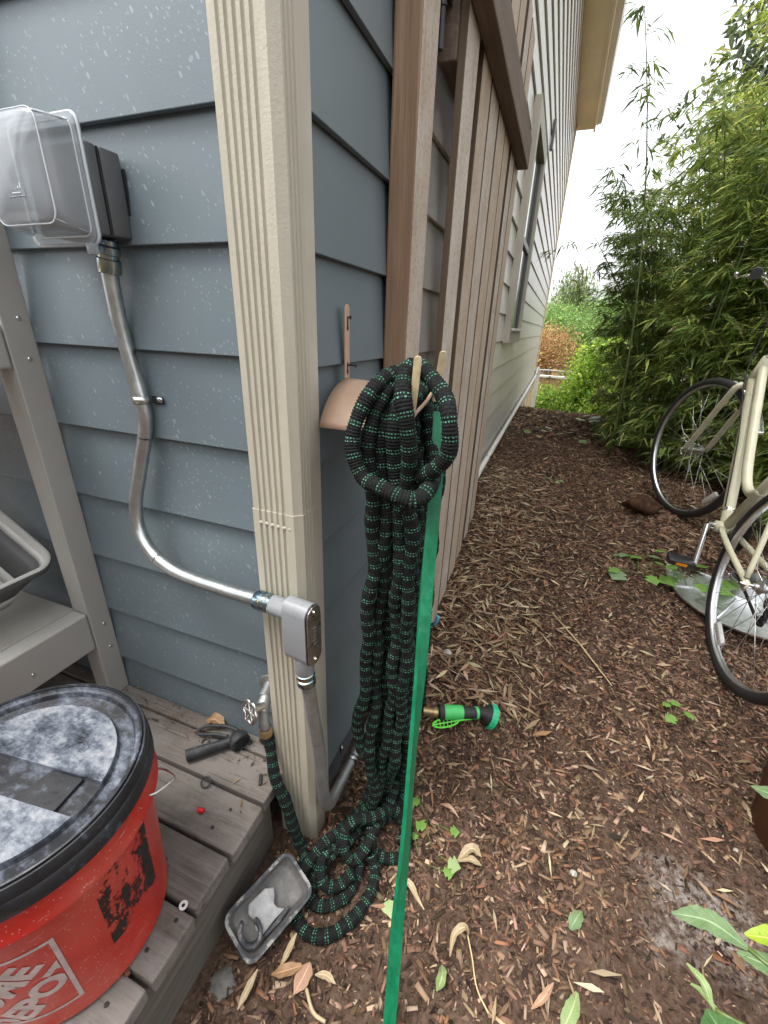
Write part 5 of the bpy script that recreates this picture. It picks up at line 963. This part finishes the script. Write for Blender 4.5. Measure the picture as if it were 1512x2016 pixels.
def litter(n, x0, x1, y0, y1, Ls, keep, name='leaf_litter'):
    x, y = scatter(n, x0, x1, y0, y1); k = (RNG.random(n) < keep(x, y)) & ~((x < .02) & (y > -.02)) & ~((x < -.06)); x, y = x[k], y[k]; n = len(x); ya = RNG.uniform(0, 2*PI, n)
    D = np.stack([np.cos(ya), np.sin(ya), RNG.normal(0, .12, n)], 1); U = np.stack([RNG.normal(0, .3, n), RNG.normal(0, .3, n), np.ones(n)], 1); P = np.stack([x, y, gzv(x, y) + .009 + .008*RNG.random(n)], 1)
    L = RNG.uniform(.5, 1.25, n)*Ls; V, F = blades(P, D, U, L, L*RNG.uniform(.09, .2, n), RNG.uniform(-.12, .2, n), RNG.uniform(-.3, .5))
    c = palette(n, [(.34, .25, .15), (.25, .165, .095), (.44, .35, .23), (.18, .11, .06), (.28, .14, .08)], [30, 28, 20, 16, 6]); o = np_obj(name, V, F, np.repeat(c, 5, 0), M['litter']); o['kind'] = 'stuff'; o['label'] = 'dry tan bamboo leaves strewn over the mulch'; o['category'] = 'leaf litter'; return o
litter(3600, .02, 1.5, -.45, 1.5, .05, lambda x, y: np.clip(.2 + .95*smv(.55, .1, x)*smv(.35, .8, y) - .15*smv(.35, 0, y), .04, 1))
litter(2600, .0, 1.9, 1.4, 4.2, .075, lambda x, y: np.clip(.2 + .5*smv(.5, .1, x)*smv(2.4, 1.5, y) + .5*smv(.6, 1.0, x), .1, 1))
litter(2400, .09, .7, .42, 2.2, .065, lambda x, y: np.clip(1.1*smv(.62, .2, x), .05, 1))
litter(1100, .0, 1.9, 3.8, 6.0, .09, lambda x, y: .7 + 0*x)

# ---------------------------------------------------------------- seedlings and weeds
def weed(label, x, y, h, leaves, size, mats=('lf_weed',), loc_z=None, spread=.06, name='seedling', group='green seedlings in the mulch'):
    z = gz(x, y) if loc_z is None else loc_z; w = thing(name, label, 'plant', (x, y, z), group); rg = random.Random(int(x*1000) + int(y*777)); stem = MB(); 
    for k in range(leaves):
        a = 2.4*k + rg.uniform(-.5, .5); r = spread*rg.uniform(.5, 1); top = Vector((x + r*math.cos(a), y + r*math.sin(a), z + h*rg.uniform(.6, 1))); stem.tube([(x, y, z - .01), ((x + top.x)/2, (y + top.y)/2, z + h*.5), top], .0012, 5)
        b = a + rg.uniform(-.6, .6); d = Vector((math.cos(b), math.sin(b), -.1)); s = size*rg.uniform(.7, 1.2)
        pts = [(0, 0), (.42, .12), (.3, .34), (.62, .38), (.42, .62), (.28, .72), (.0, 1.0)]; pl = pts + [(-px, py) for px, py in pts[-2:0:-1]]; sd = d.cross(Vector((0, 0, 1))).normalized(); V = [top + d*(py*s) + sd*(px*s) + Vector((0, 0, -.12*s*abs(px) - .15*s*py*py + .02*s*rg.random())) for px, py in pl]; m = len(pl); V.append(top + d*(.45*s)); mb = MB(); mb.add(V, [(i, (i+1) % m, m) for i in range(m)]); mb.build('leaf', M[mats[k % len(mats)]], w, 180)
    stem.build('stem', M['bamboo_culm'], w, 180)
weed('small light-green seedling with two lobed leaves right of the green stake', .272, .012, .03, 2, .028, ('lf_pale', 'lf_weed'))
weed('tiny green seedling touching the green stake left of the lobed one', .246, -.016, .02, 2, .026)
weed('lobed green weed close behind the stake at the hose pile', .2, -.112, .022, 1, .03, ('lf_pale',), spread=.01)
weed('little green sprout between the hose pile and the nozzle', .245, .07, .025, 2, .022)
weed('seedling at the mouth of the hose tail behind the nozzle', .195, .4, .02, 3, .018, ('lf_pale', 'lf_weed'), spread=.04)
weed('pair of green leaves partly under the nozzle head', .345, .4, .012, 2, .03, spread=.03)
weed('leafy green sapling sprawling on the mulch in front of the metal dish', .83, 1.3, .06, 9, .06, ('lf_weed', 'lf_dust'), spread=.12)
weed('broad green leaves reaching over the edge of the metal dish', 1.03, 1.3, .09, 6, .065, ('lf_weed',), spread=.1)
weed('upright single-leaf sapling near the pedal', .95, 1.42, .09, 2, .06, ('lf_weed',), spread=.03)
weed('dark green seedling below the rear wheel', .86, .62, .06, 4, .035, ('lf_weed',), spread=.03)
weed('green leaves growing at the foot of the side wall', .12, 3.3, .06, 9, .07, ('lf_pale', 'lf_weed'), spread=.25, name='ground_vine')
weed('yellow-green leaves low at the path under the bamboo', .72, 3.3, .06, 7, .06, ('lf_weed', 'lf_pale'), spread=.22, name='ground_vine')
weed('patch of broad green leaves at the bamboo foot beyond the path', 1.0, 3.9, .12, 12, .11, ('lf_weed', 'lf_deep', 'lf_pale'), spread=.35, name='ground_vine')
weed('lone lime leaf standing in the path before the crest', .62, 4.1, .05, 1, .1, ('lf_lime',), spread=.01)
weed('small green tuft in the middle of the far path', .46, 2.15, .03, 3, .03, ('lf_pale', 'lf_weed'), spread=.04)

# ---------------------------------------------------------------- broad-leaved plant at the lower right
pl_ = thing('broadleaf_plant', 'broad-leaved green shrub poking in at the lower right corner', 'shrub', (1.0, -.2, 0))
def big_leaf(a, m, b, w, mat, fold=.12, up=(0, 0, 1)):
    leaf_sheet([a, m, b], [.004, w*.72, w, w*.95, w*.62, .002], fold, up=up).build('leaf', M[mat], pl_, 180)
big_leaf((.762, -.075, .262), (.715, -.062, .266), (.668, -.062, .25), .0185, 'lf_dust', .1)
big_leaf((.84, -.098, .25), (.79, -.088, .26), (.748, -.083, .255), .018, 'lf_dust', .1)
big_leaf((.83, -.075, .29), (.79, -.07, .296), (.752, -.072, .285), .017, 'lf_lime', .22)
big_leaf((.7, -.27, .29), (.688, -.228, .305), (.672, -.188, .292), .036, 'lf_deep', .25)
big_leaf((.693, -.166, .258), (.684, -.15, .27), (.67, -.13, .262), .0065, 'lf_pale', .4)
big_leaf((.697, -.168, .258), (.683, -.158, .264), (.672, -.15, .256), .005, 'lf_pale', .4)
big_leaf((.955, .2, .26), (.91, .225, .262), (.872, .247, .25), .025, 'lf_dust', .1)
big_leaf((.93, -.02, .3), (.9, .0, .3), (.86, .01, .29), .02, 'lf_lime', .2)
mb = MB(); base = Vector((1.0, -.2, -.02))
for p in ((.762, -.075, .262), (.84, -.098, .25), (.83, -.075, .29), (.7, -.27, .29), (.697, -.168, .258), (.955, .2, .26), (.93, -.02, .3)): q = Vector(p); mb.tube(spline([base, base.lerp(q, .6) + Vector((0, 0, .09)), q], .02), .003, 6)
mb.build('stem', M['bamboo_culm'], pl_, 180)

# ---------------------------------------------------------------- bamboo
BCOL = [(.19, .28, .07), (.29, .38, .09), (.42, .49, .12), (.52, .57, .16), (.14, .21, .07), (.52, .44, .2)]
def bamboo(label, x, y, h, culms, nodes, lean, dens=1.0, wt=(20, 26, 22, 12, 18, 2), spread=.5, low=.1, size=1.0, group='bamboo plants in the hedge'):
    z = gz(x, y); b = thing('bamboo', label, 'bamboo', (x, y, z), group); P = []; D = []; U = []; Ls = []; tw = MB()
    for c in range(culms):
        a0 = RNG.uniform(0, 2*PI); ox, oy = (.1*math.cos(a0), .1*math.sin(a0)) if culms > 1 else (0, 0); hh = h*RNG.uniform(.78, 1.0); js = .16 if culms > 1 else .02; ln = np.array([lean[0] + RNG.normal(0, js), lean[1] + RNG.normal(0, js)]); hh = hh if culms > 1 else h
        def at(t): return np.array([x + ox + ln[0]*t*t, y + oy + ln[1]*t*t, z + hh*t])
        MB().tube([at(t) for t in np.linspace(0, 1, 12)], list(np.linspace(.009, .002, 12)), 6).build('culm', M['bamboo_culm'], b, 180)
        for t in np.linspace(low, 1.0, nodes):
            p0 = at(t)
            for q in range(RNG.integers(2, 4)):
                a = RNG.uniform(0, 2*PI); bl = spread*RNG.uniform(.35, 1.0)*(1.0 if t < .75 else 1.35 - .6*t)*.9; el = RNG.uniform(-.05, .6); d = np.array([math.cos(a)*math.cos(el), math.sin(a)*math.cos(el), math.sin(el)]); dn = np.array([0, 0, -1.])
                tw.tube([p0, p0 + d*bl*.5 + dn*bl*.05, p0 + d*bl + dn*bl*.3], [.0016, .0012, .0007], 4, caps=False); ncl = max(2, int(7*dens*bl/.3))
                for s in RNG.uniform(.2, 1.0, ncl):
                    p = p0 + d*bl*s + dn*bl*.3*s*s; nl = RNG.integers(3, 7); ba = a + RNG.normal(0, .8)
                    for l in range(nl):
                        aa = ba + (l - nl/2)*.5 + RNG.normal(0, .2); e = RNG.normal(-.25, .3); P.append(p + RNG.normal(0, .012, 3)); D.append((math.cos(aa), math.sin(aa), e)); U.append((RNG.normal(0, .35), RNG.normal(0, .35), 1)); Ls.append(RNG.uniform(.06, .125)*size)
    P, D, U, Ls = map(np.array, (P, D, U, Ls)); tips = P + unit(D)*Ls[:, None]; ok = ~((np.minimum(P[:, 1], tips[:, 1]) < 2.42) & (np.minimum(P[:, 0], tips[:, 0]) < 1.3)); P, D, U, Ls = P[ok], D[ok], U[ok], Ls[ok]; V, F = blades(P, D, U, Ls, Ls*RNG.uniform(.1, .15, len(Ls)), RNG.uniform(0, .7, len(Ls)), .15); c = palette(len(P), BCOL, wt, .22)
    np_obj('foliage', V, F, np.repeat(c, 5, 0), M['leaf'], b); tw.build('twigs', M['bamboo_culm'], b)['kind'] = 'stuff'; return b
spots = [(1.12, 2.75, 1.9, (-.1, -.05), 'at the front of the hedge just behind the front wheel'), (1.46, 2.6, 2.0, (-.1, 0), 'right behind the handlebar'), (1.7, 2.2, 2.5, (-.15, -.1), 'at the right edge beyond the bicycle'), (1.02, 3.3, 1.75, (-.28, -.05), 'leaning farthest out over the path'), (1.42, 3.2, 2.25, (-.15, 0), 'tall in the middle of the hedge'), (1.8, 2.8, 2.8, (-.2, -.1), 'tall at the right behind the saddle'), (1.1, 4.0, 2.0, (-.25, 0), 'at the far end of the hedge by the crest'), (1.6, 4.1, 2.6, (-.2, 0), 'behind the middle of the hedge'), (1.85, 3.6, 3.0, (-.25, 0), 'tallest at the back of the hedge'), (1.5, 2.45, 1.4, (-.05, .05), 'low and dense just behind the handlebar'), (2.1, 2.3, 2.9, (-.2, -.1), 'far right, mostly out of frame'), (1.55, 1.75, 1.8, (0, 0), 'low beside the rear wheel'), (1.25, 4.8, 2.2, (-.2, .1), 'last one before the neighbouring wall'), (1.5, 2.95, 2.75, (-.16, -.05), 'tall and bright against the sky above the front wheel'), (1.3, 3.55, 2.4, (-.14, 0), 'upright in the second row above the stump'), (1.62, 2.45, 2.7, (-.12, 0), 'tall and bright above the handlebar')]
for k, (x, y, h, ln, wh) in enumerate(spots):
    up = (12, 26, 28, 18, 12, 3) if h > 2.3 else (24, 26, 16, 6, 24, 2); bamboo('leafy green bamboo ' + wh, x, y, h, 5, 16, ln, 1.3, up, .5, .08)
WC = (26, 20, 6, 2, 40, 1)
bamboo('thin solitary bamboo shoot standing clear against the white sky', .82, 2.85, 2.5, 1, 10, (-.36, .15), .4, WC, .3, .55, 1.0, None)
bamboo('bare arching bamboo twig sticking out left over the path at mid height', .95, 3.1, 1.75, 1, 7, (-.5, -.1), .45, WC, .26, .6, .95, None)

# ---------------------------------------------------------------- trees and shrubs
def tree(name, label, cat, base, trunk_top, crown, cols, wts, nleaf, size, aspect=.5, nclump=40, weep=0.0, group=None, limb=8, tr=.04, ov=False):
    b = Vector(base); t = thing(name, label, cat, tuple(b), group); tt = Vector(trunk_top); mb = MB(); mb.tube(spline([b - Vector((0, 0, .1)), b.lerp(tt, .5) + Vector((.04, .02, 0)), tt], .15), list(np.linspace(tr, tr*.45, len(spline([b - Vector((0, 0, .1)), b.lerp(tt, .5) + Vector((.04, .02, 0)), tt], .15)))), 8)
    c0 = np.array(crown[:3]); rad = np.array(crown[3:]); dirs = unit(RNG.normal(size=(nclump, 3))); rr = RNG.uniform(.25, 1, nclump)**.45; cc = c0 + dirs*rad*rr[:, None]
    for k in range(min(limb, nclump)): mb.tube(spline([tuple(b.lerp(tt, .75)), tuple((Vector(cc[k]) + tt)/2 + Vector((0, 0, .1*rad[2]))), tuple(cc[k])], .2), tr*.25, 5)
    mb.build('trunk', M['bark'], t, 180); per = nleaf//nclump; P = []; csz = rad.mean()*.3; tone = RNG.normal(1, .16, nclump)
    cl = np.repeat(np.arange(nclump), per); P = cc[cl] + RNG.normal(size=(len(cl), 3))*csz*np.array([1, 1, .8]); n = len(P)
    if weep: P[:, 2] -= RNG.uniform(0, weep, n)
    D = unit(RNG.normal(size=(n, 3))); 
    if weep: D[:, 2] -= 1.2
    U = unit(RNG.normal(size=(n, 3)) + np.array([0, 0, .8])); L = size*RNG.uniform(.6, 1.3, n); V, F = ovates(P, D, U, L, L*aspect, .5) if ov else blades(P, D, U, L, L*aspect, .25, .12); c = np.clip(palette(n, cols, wts, .2)*tone[cl][:, None], .004, .9); np_obj('crown', V, F, np.repeat(c, 14 if ov else 5, 0), M['leaf'], t, ov); return t
tree('broadleaf_tree', 'broad-leaved tree rising grey-green behind the bamboo at upper right', 'tree', (2.0, 5.0, .2), (1.8, 4.9, 2.6), (1.95, 4.9, 3.0, .62, .5, .85), [(.07, .11, .05), (.1, .14, .07), (.14, .17, .09), (.2, .27, .05)], [30, 30, 20, 8], 7000, .08, .38, 60, ov=True)
tree('orange_shrub', 'orange-red autumn shrub behind the wooden garden fence', 'shrub', (.2, 11.2, -.7), (.25, 11.2, .2), (.1, 11.2, .68, .55, .5, .48), [(.42, .2, .1), (.5, .3, .14), (.46, .38, .12), (.34, .16, .1)], [26, 30, 26, 10], 7000, .055, .6, 60, tr=.03)
tree('weeping_tree', 'tall pale weeping tree beyond the garden', 'tree', (.9, 17, -.8), (.8, 17, 2.4), (.55, 17, 2.6, .55, .5, .75), [(.2, .26, .1), (.26, .3, .14), (.14, .2, .08)], [30, 20, 30], 6000, .12, .3, 50, 1.3, tr=.08)
G2 = 'green trees beyond the garden'
tree('garden_tree', 'dense dark green conifer-like tree behind the orange shrub', 'tree', (1.1, 13.6, -.7), (1.1, 13.6, .7), (1.0, 13.5, .8, .8, .6, .8), [(.13, .23, .07), (.19, .31, .08), (.27, .38, .1)], [30, 30, 16], 12000, .075, .4, 80, group=G2)
tree('garden_tree', 'lighter green tree touching the far corner of the house', 'tree', (-.1, 14.5, -.7), (-.1, 14.5, .9), (-.05, 14.4, 1.15, .75, .6, .75), [(.15, .28, .08), (.24, .38, .1), (.34, .45, .13)], [30, 30, 16], 11000, .08, .45, 80, group=G2)
tree('garden_tree', 'yellow-green tree between the conifer and the bamboo', 'tree', (2.0, 15, -.7), (2.0, 15, 1.0), (1.8, 15, 1.35, .9, .6, .9), [(.18, .31, .08), (.28, .42, .1), (.13, .24, .07)], [30, 26, 20], 12000, .085, .45, 80, group=G2)
tree('climbing_ivy', 'sunlit yellow-green climber covering the fence end beside the bamboo', 'climber', (1.2, 9.5, -.7), (1.25, 9.5, .6), (1.22, 9.5, .1, .42, .25, 1.0), [(.3, .45, .05), (.42, .58, .07), (.2, .34, .05), (.5, .62, .14)], [30, 26, 20, 14], 9000, .07, .7, 70, tr=.02)
tree('garden_shrub', 'low leafy green shrubs massed at the foot of the fence', 'shrub', (.55, 9.6, -.72), (.55, 9.6, -.3), (.55, 9.6, -.4, .62, .3, .42), [(.25, .4, .05), (.36, .5, .07), (.14, .27, .05), (.46, .54, .13)], [30, 26, 22, 10], 9000, .06, .6, 70, tr=.02, group='shrubs at the fence')
tree('garden_shrub', 'bright shrub below the pale neighbouring wall', 'shrub', (1.45, 8.9, -.7), (1.45, 8.9, -.3), (1.45, 8.9, -.3, .45, .3, .4), [(.3, .45, .05), (.42, .55, .08), (.18, .3, .06)], [30, 26, 22], 6000, .06, .6, 50, tr=.02, group='shrubs at the fence')
# ---------------------------------------------------------------- fence, neighbouring wall, far downspout, white conduit
fe = thing('garden_fence', 'orange-brown board fence with a pale cap rail across the end of the path', 'fence', (.5, 10.3, -.75))
pk = MB().box((-.068, -.01, 0), (.068, .01, .9)).build('picket', M['fence_wood'], fe, bevel=.004, local=True)
for k in range(22):
    o = pk if k == 0 else dup_part(pk, fe); o.location = (-1.6 + k*.145, 0, -.02)
MB().box((-1.2, 10.24, .155), (2.1, 10.36, .2)).build('cap_rail', M['white_trim'], fe, bevel=.005); MB().tube([(-1.2, 10.3, .32), (2.1, 10.3, .3)], .012, 8).build('wire_rail', M['galv_dull'], fe, 180)
for x in (-1.1, .35, 1.9): MB().box((x - .045, 10.315, -.9), (x + .045, 10.4, .34)).build('post', M['fence_wood'], fe, bevel=.005)
nb = thing('neighbour_wall', 'pale peach stucco wall glimpsed through the bamboo', 'wall', (3.0, 8.3, -.8)); MB().box((1.75, 8.2, -.9), (5.5, 8.5, 1.75)).build('masonry', M['stucco'], nb, bevel=.01); MB().box((1.72, 8.17, 1.751), (5.5, 8.53, 1.8)).build('coping', M['stucco'], nb, bevel=.008)
wd = thing('white_downspout', 'white downspout pipe at the far corner of the house', 'downspout', (.05, 8.6, -.8)); MB().rbox((.02, 8.56, -.8), (.09, 8.65, .42), .008).build('pipe', M['white_trim'], wd, 40); MB().rbox((.014, 8.552, .36), (.096, 8.658, .44), .006).build('collar', M['white_trim'], wd, 40)
wc = thing('white_conduit', 'thin white pipe running low along the whole side wall', 'pipe', (.025, 4.5, .33)); MB().tube(spline([(.026, 1.45, .335), (.026, 4, .338), (.026, 7.9, .35), (.027, 8.35, .37), (.035, 8.5, .47), (.055, 8.6, .46), (.055, 8.6, .42)], .05), .017, 12).build('pipe', M['white_trim'], wc, 180)
for yy in (2.2, 2.9, 3.9, 5.2, 6.6):
    mb = MB(); mb.lathe([(.018, -.012), (.0205, -.011), (.0205, .011), (.018, .012)], 14, frame((.026, yy, .336), (0, 1, 0))); mb.box((.002, yy - .01, .345), (.006, yy + .01, .378)); mb.build('strap', M['galv'], wc, 40)

# ---------------------------------------------------------------- unseen board fence added to shade the front wall
yf = thing('added_shade_fence', 'unseen board fence added behind the viewpoint to shade the front wall', 'fence', (0, -2.3, 0))
pk = MB().box((-.07, -.01, 0), (.07, .01, 2.0)).build('picket', M['slat'], yf, bevel=.003, local=True)
for k in range(46):
    o = pk if k == 0 else dup_part(pk, yf); o.location = (-3.4 + k*.148, 0, -.02)
for z in (.35, 1.6): MB().box((-3.5, -2.285, z), (3.4, -2.245, z + .09)).build('rail', M['rail'], yf, bevel=.003)

# ---------------------------------------------------------------- crumbs of bark and needles on the deck
n = 420; x = RNG.uniform(-.62, -.07, n); y = -np.abs(RNG.normal(0, .045, n)) - .018; far = RNG.random(n) < .25; y[far] = RNG.uniform(-.5, -.03, far.sum()); L = RNG.lognormal(-5.4, .5, n); a = RNG.uniform(0, 2*PI, n)
P = np.stack([x, y, np.full(n, ZD + .0015)], 1); D = np.stack([np.cos(a), np.sin(a), RNG.normal(0, .1, n)], 1); U = np.stack([RNG.normal(0, .3, n), RNG.normal(0, .3, n), np.ones(n)], 1); V, F = blades(P, D, U, L*1.6, L*RNG.uniform(.15, .6, n), RNG.uniform(-.1, .1, n), .3)
o = np_obj('deck_debris', V, F, np.repeat(palette(n, [(.05, .03, .02), (.14, .085, .05), (.26, .17, .1)], [40, 35, 20]), 5, 0), M['chips']); o['kind'] = 'stuff'; o['label'] = 'brown crumbs and needles swept along the deck boards'; o['category'] = 'debris'
